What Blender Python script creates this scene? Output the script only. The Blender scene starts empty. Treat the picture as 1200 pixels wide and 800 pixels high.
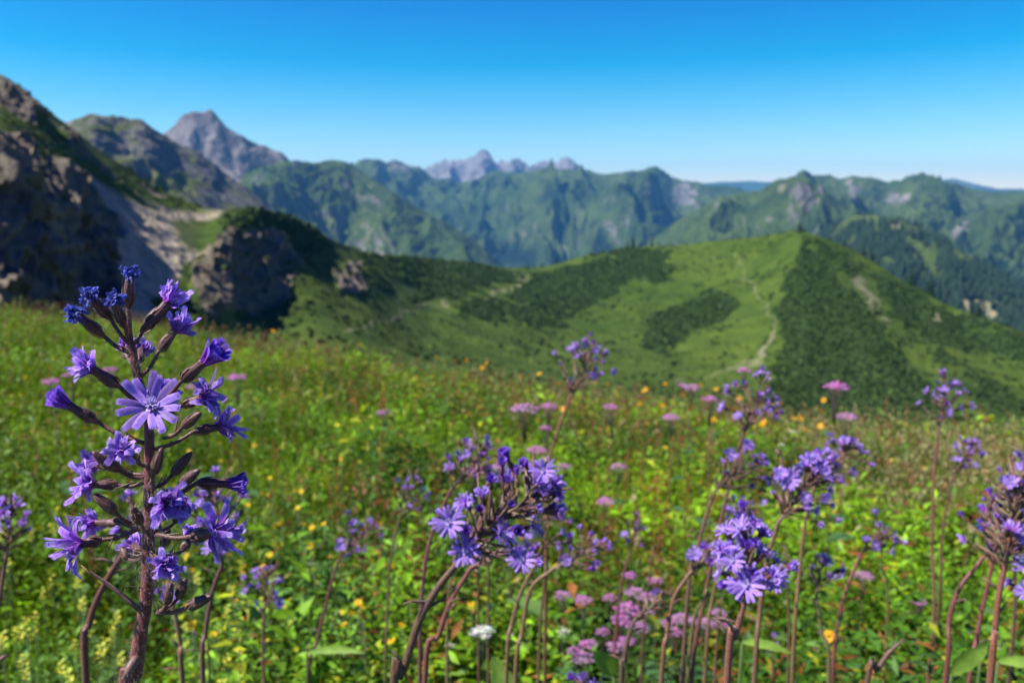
import bpy, math, random
import numpy as np
from mathutils import Vector, Matrix, Quaternion
# ------------------------------------------------------------------ camera, sky, sun, exposure
C = bpy.context.scene
random.seed(7)
rng = np.random.default_rng(7)
EYE = Vector((0.0, 0.0, 1.15))
F = 1039.0                       # focal length in photo pixels (1200 wide)
PITCH = math.radians(8.75)
cam_d = bpy.data.cameras.new('camera'); cam = bpy.data.objects.new('camera', cam_d)
C.collection.objects.link(cam); C.camera = cam
cam.location = EYE; cam.rotation_euler = (math.radians(90) - PITCH, 0, 0)
cam_d.sensor_width = 36; cam_d.lens = 36 * F / 1200.0
cam_d.clip_start = 0.02; cam_d.clip_end = 90000
cam_d.dof.use_dof = True; cam_d.dof.focus_distance = 0.335; cam_d.dof.aperture_fstop = 17
SUN_AZ, SUN_EL = math.radians(104), math.radians(52)      # azimuth to the left of the view, elevation
SV = Vector((-math.sin(SUN_AZ) * math.cos(SUN_EL), math.cos(SUN_AZ) * math.cos(SUN_EL), math.sin(SUN_EL)))
w = bpy.data.worlds.new('World'); C.world = w; w.use_nodes = True
nt = w.node_tree; bg = nt.nodes['Background']
sky = nt.nodes.new('ShaderNodeTexSky'); sky.sky_type = 'NISHITA'; sky.sun_disc = False
sky.sun_elevation = SUN_EL; sky.sun_rotation = math.atan2(SV.x, SV.y)
sky.altitude = 2000; sky.air_density = 1.0; sky.dust_density = 0.12; sky.ozone_density = 3.0
hs = nt.nodes.new('ShaderNodeHueSaturation'); hs.inputs['Saturation'].default_value = 1.4
hs.inputs['Hue'].default_value = 0.482
ga = nt.nodes.new('ShaderNodeGamma'); ga.inputs[1].default_value = 1.2
nt.links.new(sky.outputs[0], hs.inputs['Color']); nt.links.new(hs.outputs[0], ga.inputs[0]); 
tn = nt.nodes.new('ShaderNodeVectorMath'); tn.operation = 'MULTIPLY'; tn.inputs[1].default_value = (1.79, 1.37, .965)
nt.links.new(ga.outputs[0], tn.inputs[0]); 
ts = nt.nodes.new('ShaderNodeVectorMath'); ts.operation = 'SUBTRACT'; ts.inputs[1].default_value = (1.38, 1.97, 0)
tm = nt.nodes.new('ShaderNodeVectorMath'); tm.operation = 'MAXIMUM'; tm.inputs[1].default_value = (0, 0, 0)
nt.links.new(tn.outputs[0], ts.inputs[0]); nt.links.new(ts.outputs[0], tm.inputs[0]); nt.links.new(tm.outputs[0], bg.inputs[0])
bg.inputs[1].default_value = 0.051
sd = bpy.data.lights.new('sun', 'SUN'); sun = bpy.data.objects.new('sun', sd); C.collection.objects.link(sun)
sd.energy = 5.0; sd.angle = math.radians(0.53); sd.color = (1.0, 0.955, 0.88)
sun.rotation_euler = SV.to_track_quat('Z', 'Y').to_euler()
C.view_settings.view_transform = 'Standard'; C.view_settings.look = 'None'
C.view_settings.exposure = 1.15; C.view_settings.gamma = 1.0; C.view_settings.use_curve_mapping = False
C.render.engine = 'CYCLES'
C.cycles.use_denoising = True
C.cycles.max_bounces = 6; C.cycles.transparent_max_bounces = 4; C.cycles.volume_bounces = 0
C.cycles.transmission_bounces = 3; C.cycles.diffuse_bounces = 2; C.cycles.glossy_bounces = 2
C.cycles.sample_clamp_indirect = 4
# ------------------------------------------------------------------ projection helpers
cp, sp = math.cos(PITCH), math.sin(PITCH)
def dirs(px, py):
    px = np.asarray(px, float); py = np.asarray(py, float)
    a = (px - 600) / F; b = -(py - 400) / F
    return a + 0 * b, cp + b * sp + 0 * a, -sp + b * cp + 0 * a
def P(px, py, d):
    x, y, z = dirs(px, py)
    return Vector((float(x) * d, float(y) * d, float(z) * d)) + EYE
def at_range(px, py, r):
    x, y, z = dirs(px, py); h = np.hypot(x, y)
    return x / h * r, y / h * r, z / h * r + EYE.z
# ------------------------------------------------------------------ noise
_perm = np.random.default_rng(11).permutation(1024)
_ang = np.random.default_rng(12).random(1024) * 2 * np.pi
def perlin(x, y):
    xi = np.floor(x).astype(int); yi = np.floor(y).astype(int); xf = x - xi; yf = y - yi
    def g(ix, iy, dx, dy):
        a = _ang[_perm[(_perm[ix & 1023] + iy) & 1023]]
        return np.cos(a) * dx + np.sin(a) * dy
    u = xf * xf * xf * (xf * (xf * 6 - 15) + 10); v = yf * yf * yf * (yf * (yf * 6 - 15) + 10)
    a = g(xi, yi, xf, yf); b = g(xi + 1, yi, xf - 1, yf); c = g(xi, yi + 1, xf, yf - 1); d = g(xi + 1, yi + 1, xf - 1, yf - 1)
    return (a + (b - a) * u + (c + (d - c) * u - a - (b - a) * u) * v) * 1.5
def fbm(x, y, o=5, gain=.5):
    s = 0; a = 1; f = 1
    for i in range(o):
        s = s + a * perlin(x * f + 17.3 * i, y * f - 9.1 * i); a *= gain; f *= 2.03
    return s
def ridged(x, y, o=5, gain=.5):
    s = 0; a = 1; f = 1; pw = 1
    for i in range(o):
        n = (1 - np.abs(perlin(x * f + 31.7 * i, y * f + 5.3 * i))) ** 2
        s = s + a * n * pw; pw = np.clip(n * 1.4, 0, 1); a *= gain; f *= 2.07
    return s
def smooth(a, b, x):
    t = np.clip((x - a) / (b - a), 0, 1); return t * t * (3 - 2 * t)
# ------------------------------------------------------------------ object helpers
def link(o, parent=None):
    C.collection.objects.link(o)
    if parent: o.parent = parent
    return o
def tag(o, label=None, cat=None, group=None, kind=None):
    if label: o['label'] = label
    if cat: o['category'] = cat
    if group: o['group'] = group
    if kind: o['kind'] = kind
    return o
def empty(name, loc):
    o = bpy.data.objects.new(name, None); o.location = loc; o.empty_display_size = .05
    return link(o)
def np_mesh(name, V, faces, col=None, mats=(), smooth_=True, mi=None):
    """faces: list of (n,k) int arrays; col: (nverts,3)"""
    me = bpy.data.meshes.new(name)
    V = np.asarray(V, np.float32)
    me.vertices.add(len(V)); me.vertices.foreach_set('co', V.ravel())
    tot = sum(f.size for f in faces); nf = sum(len(f) for f in faces)
    me.loops.add(tot); me.polygons.add(nf)
    me.loops.foreach_set('vertex_index', np.concatenate([f.ravel() for f in faces]).astype(np.int32))
    starts = []; off = 0
    for f in faces:
        starts.append(off + np.arange(len(f)) * f.shape[1]); off += f.size
    me.polygons.foreach_set('loop_start', np.concatenate(starts).astype(np.int32))
    if smooth_: me.polygons.foreach_set('use_smooth', np.ones(nf, bool))
    if mi is not None: me.polygons.foreach_set('material_index', np.asarray(mi, np.int32))
    me.update(calc_edges=True)
    if col is not None: set_col(me, col)
    for m in mats: me.materials.append(m)
    return me
def set_col(me, col, nm='Col'):
    a = me.color_attributes.new(nm, 'FLOAT_COLOR', 'POINT')
    c4 = np.ones((len(me.vertices), 4), np.float32); c4[:, :3] = col; a.data.foreach_set('color', c4.ravel())
class MB:
    def __init__(s): s.v = []; s.f = []; s.c = []; s.m = []
    def add(s, vs, fs, col, mi=0):
        b = len(s.v); s.v.extend(vs); s.f.extend([tuple(i + b for i in f) for f in fs])
        if len(vs) and not hasattr(col[0], '__len__'): col = [col] * len(vs)
        s.c.extend(col); s.m.extend([mi] * len(fs))
    def mesh(s, name, mats):
        me = bpy.data.meshes.new(name); me.from_pydata([tuple(v) for v in s.v], [], s.f)
        me.polygons.foreach_set('use_smooth', np.ones(len(s.f), bool))
        me.polygons.foreach_set('material_index', np.array(s.m, np.int32))
        set_col(me, np.array([tuple(c)[:3] for c in s.c], np.float32)); me.update()
        for m in mats: me.materials.append(m)
        return me
def tube(mb, pts, rad, n=8, col=(.1, .1, .1), mi=0, col2=None, cap=True):
    pts = [Vector(p) for p in pts]; k = len(pts); vs = []; cs = []
    up = Vector((.13, .97, .2)).normalized()
    for i, p in enumerate(pts):
        t = (pts[min(i + 1, k - 1)] - pts[max(i - 1, 0)]).normalized()
        a = t.cross(up)
        if a.length < 1e-4: a = t.cross(Vector((1, 0, 0)))
        a.normalize(); b = t.cross(a); up = b.cross(t) if False else up
        for j in range(n):
            an = 2 * math.pi * j / n
            vs.append(p + (a * math.cos(an) + b * math.sin(an)) * rad[i])
            f_ = i / max(1, k - 1)
            cs.append(col if col2 is None else tuple(col[q] * (1 - f_) + col2[q] * f_ for q in range(3)))
    fs = [(i * n + j, i * n + (j + 1) % n, (i + 1) * n + (j + 1) % n, (i + 1) * n + j) for i in range(k - 1) for j in range(n)]
    if cap: fs += [tuple(reversed(range(n))), tuple(range((k - 1) * n, k * n))]
    mb.add(vs, fs, cs, mi)
def spline(pts, n):
    """Catmull-Rom through points"""
    pts = [Vector(p) for p in pts]
    if len(pts) < 3: return [pts[0].lerp(pts[-1], i / (n - 1)) for i in range(n)]
    q = [pts[0] * 2 - pts[1]] + pts + [pts[-1] * 2 - pts[-2]]; out = []
    for i in range(n):
        u = i / (n - 1) * (len(pts) - 1); k = min(int(u), len(pts) - 2); t = u - k
        a, b, c, d = q[k:k + 4]
        out.append(.5 * ((2 * b) + (c - a) * t + (2 * a - 5 * b + 4 * c - d) * t * t + (3 * b - a - 3 * c + d) * t ** 3))
    return out
# ------------------------------------------------------------------ materials
def nodes(name):
    m = bpy.data.materials.new(name); m.use_nodes = True; n = m.node_tree; n.nodes.clear()
    out = n.nodes.new('ShaderNodeOutputMaterial'); return m, n, out
KA = .80
def attr_mat(name, rough=.6, trans=0.0, nscale=40, namt=.35, spec=.3, bump=0, bscale=300, tint=(1.15, 1.1, .6), fuzz=0, stretch=None):
    m, n, out = nodes(name)
    at = n.nodes.new('ShaderNodeAttribute'); at.attribute_name = 'Col'
    tc = n.nodes.new('ShaderNodeTexCoord'); no = n.nodes.new('ShaderNodeTexNoise'); no.inputs['Scale'].default_value = nscale
    no.inputs['Detail'].default_value = 4
    if stretch:
        mp = n.nodes.new('ShaderNodeMapping'); mp.inputs['Scale'].default_value = stretch
        n.links.new(tc.outputs['Object'], mp.inputs[0]); n.links.new(mp.outputs[0], no.inputs['Vector'])
    else: n.links.new(tc.outputs['Object'], no.inputs['Vector'])
    mr = n.nodes.new('ShaderNodeMapRange'); mr.inputs[1].default_value = .3; mr.inputs[2].default_value = .7
    ka = KA * (1.22 if 'petal' in name or 'floret' in name else 1); mr.inputs[3].default_value = ka * (1 - namt); mr.inputs[4].default_value = ka * (1 + namt)
    n.links.new(no.outputs[0], mr.inputs[0])
    mx = n.nodes.new('ShaderNodeVectorMath'); mx.operation = 'SCALE'
    n.links.new(at.outputs['Color'], mx.inputs[0]); n.links.new(mr.outputs[0], mx.inputs['Scale'])
    b = n.nodes.new('ShaderNodeBsdfPrincipled'); b.inputs['Roughness'].default_value = rough
    b.inputs['Specular IOR Level'].default_value = spec
    if fuzz: b.inputs['Sheen Weight'].default_value = fuzz
    n.links.new(mx.outputs[0], b.inputs['Base Color'])
    if bump:
        nb = n.nodes.new('ShaderNodeTexNoise'); nb.inputs['Scale'].default_value = bscale; nb.inputs['Detail'].default_value = 5
        n.links.new(tc.outputs['Object'], nb.inputs['Vector'])
        bp = n.nodes.new('ShaderNodeBump'); bp.inputs['Strength'].default_value = .8; bp.inputs['Distance'].default_value = bump
        n.links.new(nb.outputs[0], bp.inputs['Height']); n.links.new(bp.outputs[0], b.inputs['Normal'])
    last = b
    if trans > 0:
        tr = n.nodes.new('ShaderNodeBsdfTranslucent')
        tv = n.nodes.new('ShaderNodeVectorMath'); tv.operation = 'MULTIPLY'; tv.inputs[1].default_value = tint
        n.links.new(mx.outputs[0], tv.inputs[0]); n.links.new(tv.outputs[0], tr.inputs[0])
        ms = n.nodes.new('ShaderNodeMixShader'); ms.inputs[0].default_value = trans
        n.links.new(b.outputs[0], ms.inputs[1]); n.links.new(tr.outputs[0], ms.inputs[2]); last = ms
    n.links.new(last.outputs[0], out.inputs[0]); return m
M_leaf = attr_mat('leaf_green', .5, .33, 60, .25, .18, tint=(1.15, 1.12, .35))
M_grass = attr_mat('grass_blades', .55, .36, 20, .2, .15, tint=(1.15, 1.1, .4))
M_petal = attr_mat('violet_petal', .55, .4, 900, .25, .25, tint=(1.1, .9, 1.15))
M_pink = attr_mat('pink_floret', .7, .35, 400, .25, .2, tint=(1.1, .95, 1.1))
M_yellow = attr_mat('yellow_petal', .6, .3, 300, .12, .3, tint=(1.1, 1.0, .5))
M_bract = attr_mat('purple_brown_bract', .5, 0.05, 700, .5, .45, bump=.0002, bscale=1500, fuzz=.1)
M_stem = attr_mat('red_brown_stem', .5, 0, 500, .45, .45, bump=.00025, bscale=1400, fuzz=.15)
M_hair = attr_mat('pale_hair', .5, .3, 50, .2, .4, tint=(1, 1, 1))
M_needle = attr_mat('conifer_needles', .8, .1, .6, .3, .15)
M_bark = attr_mat('grey_bark', .9, 0, 3, .3, .1)
def terrain_mat(name, scale, grass1, grass2, rock1, rock2, forest, bumpd, scree=(.27, .24, .13)):
    """weights in attribute W: r rock, g dark scrub or forest, b bare scree or path"""
    m, n, out = nodes(name)
    at = n.nodes.new('ShaderNodeAttribute'); at.attribute_name = 'W'
    sx = n.nodes.new('ShaderNodeSeparateColor'); n.links.new(at.outputs['Color'], sx.inputs[0])
    tc = n.nodes.new('ShaderNodeTexCoord')
    def noise(s, d=6, r=.6, lac=2.1):
        q = n.nodes.new('ShaderNodeTexNoise'); q.inputs['Scale'].default_value = s; q.inputs['Detail'].default_value = d
        q.inputs['Roughness'].default_value = r; q.inputs['Lacunarity'].default_value = lac
        n.links.new(tc.outputs['Object'], q.inputs['Vector']); return q.outputs[0]
    def ramp(v, a, b, lo=.35, hi=.65):
        a = tuple(q * KA for q in a); b = tuple(q * KA for q in b)
        r = n.nodes.new('ShaderNodeValToRGB'); r.color_ramp.elements[0].position = lo; r.color_ramp.elements[1].position = hi
        r.color_ramp.elements[0].color = (*a, 1); r.color_ramp.elements[1].color = (*b, 1); n.links.new(v, r.inputs[0]); return r.outputs[0]
    def mix(f, a, b):
        q = n.nodes.new('ShaderNodeMix'); q.data_type = 'RGBA'; n.links.new(f, q.inputs[0]); n.links.new(a, q.inputs[6]); n.links.new(b, q.inputs[7]); return q.outputs[2]
    def thr(wt, nz, k=.5):
        # weight + (noise-.5)*k sharpened
        a = n.nodes.new('ShaderNodeMath'); a.operation = 'MULTIPLY_ADD'; a.inputs[1].default_value = k; n.links.new(nz, a.inputs[0]); n.links.new(wt, a.inputs[2])
        r = n.nodes.new('ShaderNodeMapRange'); r.inputs[1].default_value = .5 + k * .5 - .12; r.inputs[2].default_value = .5 + k * .5 + .12; n.links.new(a.outputs[0], r.inputs[0]); return r.outputs[0]
    n1 = noise(scale); n2 = noise(scale * 4.7, 5, .65); n3 = noise(scale * 19, 4, .7)
    g = mix(ramp(n3, (0, 0, 0), (.7, .7, .7), .35, .65), ramp(n2, grass1, grass2, .38, .62), ramp(n1, tuple(c * .62 for c in grass1), tuple(c * 1.15 for c in (grass2[0] * 1.15, grass2[1], grass2[2])), .4, .6))
    ro = mix(n3, ramp(n1, rock1, rock2), ramp(n2, tuple(c * .6 for c in rock1), tuple(min(1, c * 1.25) for c in rock2)))
    fo = ramp(n3, tuple(c * .6 for c in forest), tuple(c * 1.4 for c in forest), .4, .6)
    sc = ramp(n3, tuple(c * .75 for c in scree), tuple(c * 1.15 for c in scree), .3, .7)
    nf = n.nodes.new('ShaderNodeMath'); nf.operation = 'MULTIPLY_ADD'; nf.inputs[1].default_value = .55; n.links.new(n3, nf.inputs[0]); hf = n.nodes.new('ShaderNodeMath'); hf.operation = 'MULTIPLY'; hf.inputs[1].default_value = .45; n.links.new(n2, hf.inputs[0]); n.links.new(hf.outputs[0], nf.inputs[2]); nmix = nf.outputs[0]
    c = mix(thr(sx.outputs[0], nmix, 1.3), g, ro)
    c = mix(thr(sx.outputs[1], nmix, .9), c, fo)
    pm = n.nodes.new('ShaderNodeMapRange'); pm.inputs[1].default_value = .3; pm.inputs[2].default_value = .62; pm.inputs[3].default_value = .45; pm.inputs[4].default_value = 1.15; n.links.new(nmix, pm.inputs[0])
    pw = n.nodes.new('ShaderNodeMath'); pw.operation = 'MULTIPLY'; pw.use_clamp = True; n.links.new(pm.outputs[0], pw.inputs[0]); n.links.new(sx.outputs[2], pw.inputs[1])
    c = mix(pw.outputs[0], c, sc)
    b = n.nodes.new('ShaderNodeBsdfPrincipled'); b.inputs['Roughness'].default_value = .95; b.inputs['Specular IOR Level'].default_value = .1
    n.links.new(c, b.inputs['Base Color'])
    bp = n.nodes.new('ShaderNodeBump'); bp.inputs['Strength'].default_value = 1; bp.inputs['Distance'].default_value = bumpd
    n.links.new(n2, bp.inputs['Height']); n.links.new(bp.outputs[0], b.inputs['Normal'])
    n.links.new(b.outputs[0], out.inputs[0]); return m
# ------------------------------------------------------------------ the meadow ground (one sheet to the horizon)
BROW = np.array([(-500, 325, 16), (0, 362, 14), (200, 386, 12), (350, 412, 10), (500, 444, 9), (650, 468, 8), (800, 492, 7.4), (1000, 510, 7), (1200, 524, 6.8), (1700, 550, 6.5)], float)
AZB = []
for px, py, r in BROW:
    x, y, z = at_range(px, py, r); AZB.append((math.atan2(x, y), r, float(z) - .30))
AZB = np.array(AZB)
def ground_z(x, y):
    x = np.asarray(x, float); y = np.asarray(y, float); r = np.hypot(x, y); az = np.arctan2(x, y)
    rb = np.interp(az, AZB[:, 0], AZB[:, 1]); zb = np.interp(az, AZB[:, 0], AZB[:, 2])
    t = r / rb
    z = np.where(t < 1, zb * t + 0.0 * (1 - t), zb - .12 * (r - rb) - .42 * np.clip(r - rb - 1.5, 0, None))
    z = z - .25 * smooth(.6, 1.0, t) * 0
    far = smooth(150, 2500, r); z = np.where(r > 60, np.maximum(z, -900 * far - 120 - 80 * smooth(60, 150, r)), z)
    z = np.where(r > 25, np.maximum(z, -1500), z)
    return z + .04 * fbm(x * .9, y * .9, 3) * smooth(.3, 2, r)
nr, na = 220, 240
rr = np.concatenate([[0.0], np.geomspace(.3, 17500, nr - 1)])
aa = np.linspace(-math.pi, math.pi, na, endpoint=False)
R, A = np.meshgrid(rr, aa, indexing='ij')
X = R * np.sin(A); Y = R * np.cos(A); Z = ground_z(X, Y)
i, j = np.meshgrid(np.arange(nr - 1), np.arange(na), indexing='ij'); j2 = (j + 1) % na
quads = np.stack([i * na + j, i * na + j2, (i + 1) * na + j2, (i + 1) * na + j], -1).reshape(-1, 4)
soil, n, out = nodes('dark_soil')
tc = n.nodes.new('ShaderNodeTexCoord'); no = n.nodes.new('ShaderNodeTexNoise'); no.inputs['Scale'].default_value = 6; no.inputs['Detail'].default_value = 8
n.links.new(tc.outputs['Object'], no.inputs['Vector'])
r_ = n.nodes.new('ShaderNodeValToRGB'); r_.color_ramp.elements[0].color = (.02, .03, .01, 1); r_.color_ramp.elements[1].color = (.06, .09, .02, 1)
r_.color_ramp.elements[0].position = .35; r_.color_ramp.elements[1].position = .65
n.links.new(no.outputs[0], r_.inputs[0]); b = n.nodes.new('ShaderNodeBsdfPrincipled'); b.inputs['Roughness'].default_value = 1
n.links.new(r_.outputs[0], b.inputs['Base Color']); n.links.new(b.outputs[0], out.inputs[0])
g = link(bpy.data.objects.new('ground', np_mesh('ground', np.stack([X, Y, Z], -1).reshape(-1, 3), [quads], mats=[soil])))
tag(g, 'dark soil slope under the flowering alpine meadow', 'ground', kind='structure')
# ------------------------------------------------------------------ hills and mountains
def grid_mesh(name, X, Y, Z, W, mat, label, cat, extra=None):
    nx, nt_ = X.shape
    i, j = np.meshgrid(np.arange(nx - 1), np.arange(nt_ - 1), indexing='ij')
    q = np.stack([i * nt_ + j, (i + 1) * nt_ + j, (i + 1) * nt_ + j + 1, i * nt_ + j + 1], -1).reshape(-1, 4)
    me = np_mesh(name, np.stack([X, Y, Z], -1).reshape(-1, 3), [q], mats=[mat]); set_col(me, W.reshape(-1, 3), 'W')
    o = link(bpy.data.objects.new(name, me)); tag(o, label, cat, kind='structure'); return o
def project(X, Y, Z):
    z = Z - EYE.z; dep = Y * cp - z * sp; u = Y * sp + z * cp
    return 600 + F * X / dep, 400 - F * u / dep
def gblur(a, s, axis=0):
    k = np.arange(-int(3 * s), int(3 * s) + 1); kr = np.exp(-k ** 2 / (2 * s * s)); kr /= kr.sum()
    pad = [(0, 0)] * a.ndim; pad[axis] = (len(k) // 2, len(k) // 2)
    return np.apply_along_axis(lambda v: np.convolve(v, kr, 'valid'), axis, np.pad(a, pad, mode='edge'))
K1 = [  # photo column: (range m, photo row) of foot, lower, upper, crest
 (-400, (60, 430), (90, 240), (160, 150), (230, 60)), (-100, (75, 410), (100, 200), (150, 145), (240, 74)),
 (0, (82, 400), (108, 200), (160, 150), (250, 88)), (28, (92, 396), (120, 210), (165, 165), (252, 104)),
 (60, (112, 388), (136, 228), (182, 184), (255, 133)), (80, (132, 366), (152, 254), (190, 202), (257, 148)), (98, (138, 345), (160, 284), (210, 226), (258, 162)),
 (120, (140, 348), (170, 291), (212, 237), (260, 179)), (158, (145, 362), (180, 312), (216, 262), (265, 205)),
 (200, (150, 375), (192, 326), (224, 282), (270, 228)), (235, (160, 382), (202, 335), (234, 290), (273, 243)),
 (250, (170, 388), (212, 322), (238, 282), (270, 246)), (262, (178, 395), (220, 312), (242, 275), (268, 247)), (276, (190, 400), (230, 372), (250, 288), (272, 245)), (300, (195, 402), (238, 367), (260, 292), (275, 243)),
 (330, (198, 402), (244, 360), (272, 300), (292, 250)), (345, (200, 402), (248, 354), (280, 302), (310, 256)), (368, (200, 402), (250, 354), (292, 306), (332, 267)),
 (385, (200, 404), (252, 360), (305, 310), (350, 279)), (430, (200, 415), (265, 372), (345, 316), (400, 296)),
 (500, (220, 432), (315, 390), (430, 340), (500, 303)), (600, (210, 452), (320, 408), (450, 355), (580, 314)),
 (640, (200, 460), (325, 420), (460, 355), (590, 312)), (680, (195, 468), (330, 425), (470, 355), (590, 300)),
 (740, (190, 474), (330, 430), (470, 360), (590, 290)), (800, (180, 482), (330, 440), (460, 360), (580, 287)),
 (870, (175, 492), (320, 450), (440, 355), (560, 280)), (925, (170, 500), (310, 450), (410, 355), (530, 271)),
 (942, (170, 503), (295, 455), (400, 355), (525, 271)), (965, (170, 505), (300, 458), (405, 365), (522, 279)), (1000, (170, 508), (300, 458), (400, 372), (520, 289)),
 (1050, (170, 514), (295, 465), (395, 385), (510, 322)), (1100, (170, 519), (290, 472), (388, 405), (500, 349)),
 (1150, (170, 524), (290, 482), (380, 425), (490, 372)), (1200, (170, 530), (290, 492), (380, 440), (480, 389)),
 (1400, (170, 560), (290, 530), (380, 490), (470, 450)), (1700, (170, 640), (290, 600), (380, 560), (470, 520))]
cols = np.concatenate([np.arange(-400, -20, 8), np.arange(-20, 1230, 1.6), np.arange(1230, 1700, 8)])
kp = np.array([k[0] for k in K1], float)
def col_interp(idx, w_): return np.interp(cols, kp, [k[1 + idx][w_] for k in K1])
knr = [np.full(len(cols), 32.0)] + [col_interp(q, 0) for q in range(4)]
knp = [np.full(len(cols), 1000.0)] + [col_interp(q, 1) for q in range(4)]
knr = [gblur(a, 5) for a in knr]; knp = [gblur(a, 4) if q < 4 else gblur(a, 2.2) for q, a in enumerate(knp)]
segs = [8, 80, 70, 90]; PX = []; PY = []; RG = []
for s_ in range(4):
    for t in np.linspace(0, 1, segs[s_], endpoint=False):
        RG.append(knr[s_] * (1 - t) + knr[s_ + 1] * t)
        if s_ == 0:
            PY.append(knp[0] * (1 - t) + knp[1] * t)
        else: PY.append(knp[s_] * (1 - t) + knp[s_ + 1] * t)
RG = np.array(RG).T; PY = np.array(PY).T; PXg = np.repeat(cols[:, None], RG.shape[1], 1)
# soften the kinks along each profile below the crest
crest_r, crest_p = knr[4], knp[4]
X, Y, Z = at_range(PXg, PY, RG)
cx_, cy_, cz_ = at_range(cols, crest_p, crest_r)
Zs = gblur(Z, 3.0, 1); m_ = smooth(8, 20, np.arange(Z.shape[1]))[None] * smooth(0, 12, Z.shape[1] - np.arange(Z.shape[1]))[None]
Z = Z * (1 - m_) + Zs * m_
# behind the crest: falls away
nb = 34; tb = (np.linspace(0, 1, nb) ** 1.6)[None]
ux = cx_ / crest_r; uy = cy_ / crest_r
Xb = cx_[:, None] + ux[:, None] * tb * crest_r[:, None] * 1.3; Yb = cy_[:, None] + uy[:, None] * tb * crest_r[:, None] * 1.3
Zb = cz_[:, None] - (tb ** 1.25) * crest_r[:, None] * .8
X = np.concatenate([X, Xb], 1); Y = np.concatenate([Y, Yb], 1); Z = np.concatenate([Z, Zb], 1)
crest_i = RG.shape[1]
pxv, pyv = project(X, Y, Z)
front = (np.arange(X.shape[1]) <= crest_i)[None] * np.ones_like(X)
def poly(pts, soft=6.0):
    """soft mask of a polygon given in photo coordinates"""
    pts = np.array(pts, float); inside = np.zeros(pxv.shape, bool); dist = np.full(pxv.shape, 1e9)
    for a in range(len(pts)):
        x0, y0 = pts[a]; x1, y1 = pts[(a + 1) % len(pts)]
        c = ((y0 > pyv) != (y1 > pyv)) & (pxv < (x1 - x0) * (pyv - y0) / (y1 - y0 + 1e-9) + x0); inside ^= c
        t = np.clip(((pxv - x0) * (x1 - x0) + (pyv - y0) * (y1 - y0)) / ((x1 - x0) ** 2 + (y1 - y0) ** 2 + 1e-9), 0, 1)
        dist = np.minimum(dist, np.hypot(pxv - x0 - t * (x1 - x0), pyv - y0 - t * (y1 - y0)))
    sdist = np.where(inside, dist, -dist); return smooth(-soft, soft, sdist) * front
def pline(pts, wd):
    dist = np.full(pxv.shape, 1e9)
    for (x0, y0), (x1, y1) in zip(pts[:-1], pts[1:]):
        t = np.clip(((pxv - x0) * (x1 - x0) + (pyv - y0) * (y1 - y0)) / ((x1 - x0) ** 2 + (y1 - y0) ** 2), 0, 1)
        dist = np.minimum(dist, np.hypot(pxv - x0 - t * (x1 - x0), (pyv - y0 - t * (y1 - y0)) * 1.5))
    return (1 - smooth(wd * .5, wd * 1.3, dist)) * front
wob = 9 * fbm(X * .05, Y * .05, 3)
px0, py0 = pxv, pyv; pxv = pxv + wob; pyv = pyv + 6 * fbm(X * .05 + 40, Y * .05, 3)
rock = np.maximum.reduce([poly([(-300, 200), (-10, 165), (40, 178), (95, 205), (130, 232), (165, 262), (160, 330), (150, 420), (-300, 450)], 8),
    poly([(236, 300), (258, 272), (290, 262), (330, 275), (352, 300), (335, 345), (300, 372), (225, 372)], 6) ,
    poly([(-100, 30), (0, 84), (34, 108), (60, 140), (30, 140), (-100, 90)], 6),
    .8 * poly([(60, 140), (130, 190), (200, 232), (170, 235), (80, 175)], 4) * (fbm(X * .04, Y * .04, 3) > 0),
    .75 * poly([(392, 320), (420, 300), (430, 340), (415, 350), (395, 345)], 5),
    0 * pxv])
scree = np.maximum.reduce([poly([(78, 190), (100, 200), (150, 235), (200, 252), (262, 246), (225, 275), (232, 305), (205, 335), (180, 345), (165, 420), (140, 420), (150, 330), (140, 262), (100, 215)], 6),
    .42 * pline([(400, 386), (440, 376), (500, 360), (560, 352), (600, 338), (614, 326), (640, 330)], 1.6),
    .3 * pline([(790, 448), (800, 446), (850, 434), (895, 418), (912, 402), (908, 385), (898, 365), (890, 345), (872, 318), (862, 295)], 1.0),
    .4 * pline([(600, 325), (606, 318), (620, 328)], 2.5), .42 * pline([(890, 419), (905, 405), (912, 394)], 2.8),
    .4 * poly([(1000, 322), (1008, 322), (1042, 372), (1034, 378), (1010, 345)], 4), .5 * poly([(1088, 362), (1102, 362), (1104, 376), (1092, 374)], 4),
    .3 * poly([(850, 431), (875, 420), (880, 422), (860, 432)], 3)])
scree *= 1 - .9 * poly([(205, 262), (250, 256), (262, 262), (240, 300), (215, 296)], 5) - 0
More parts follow.
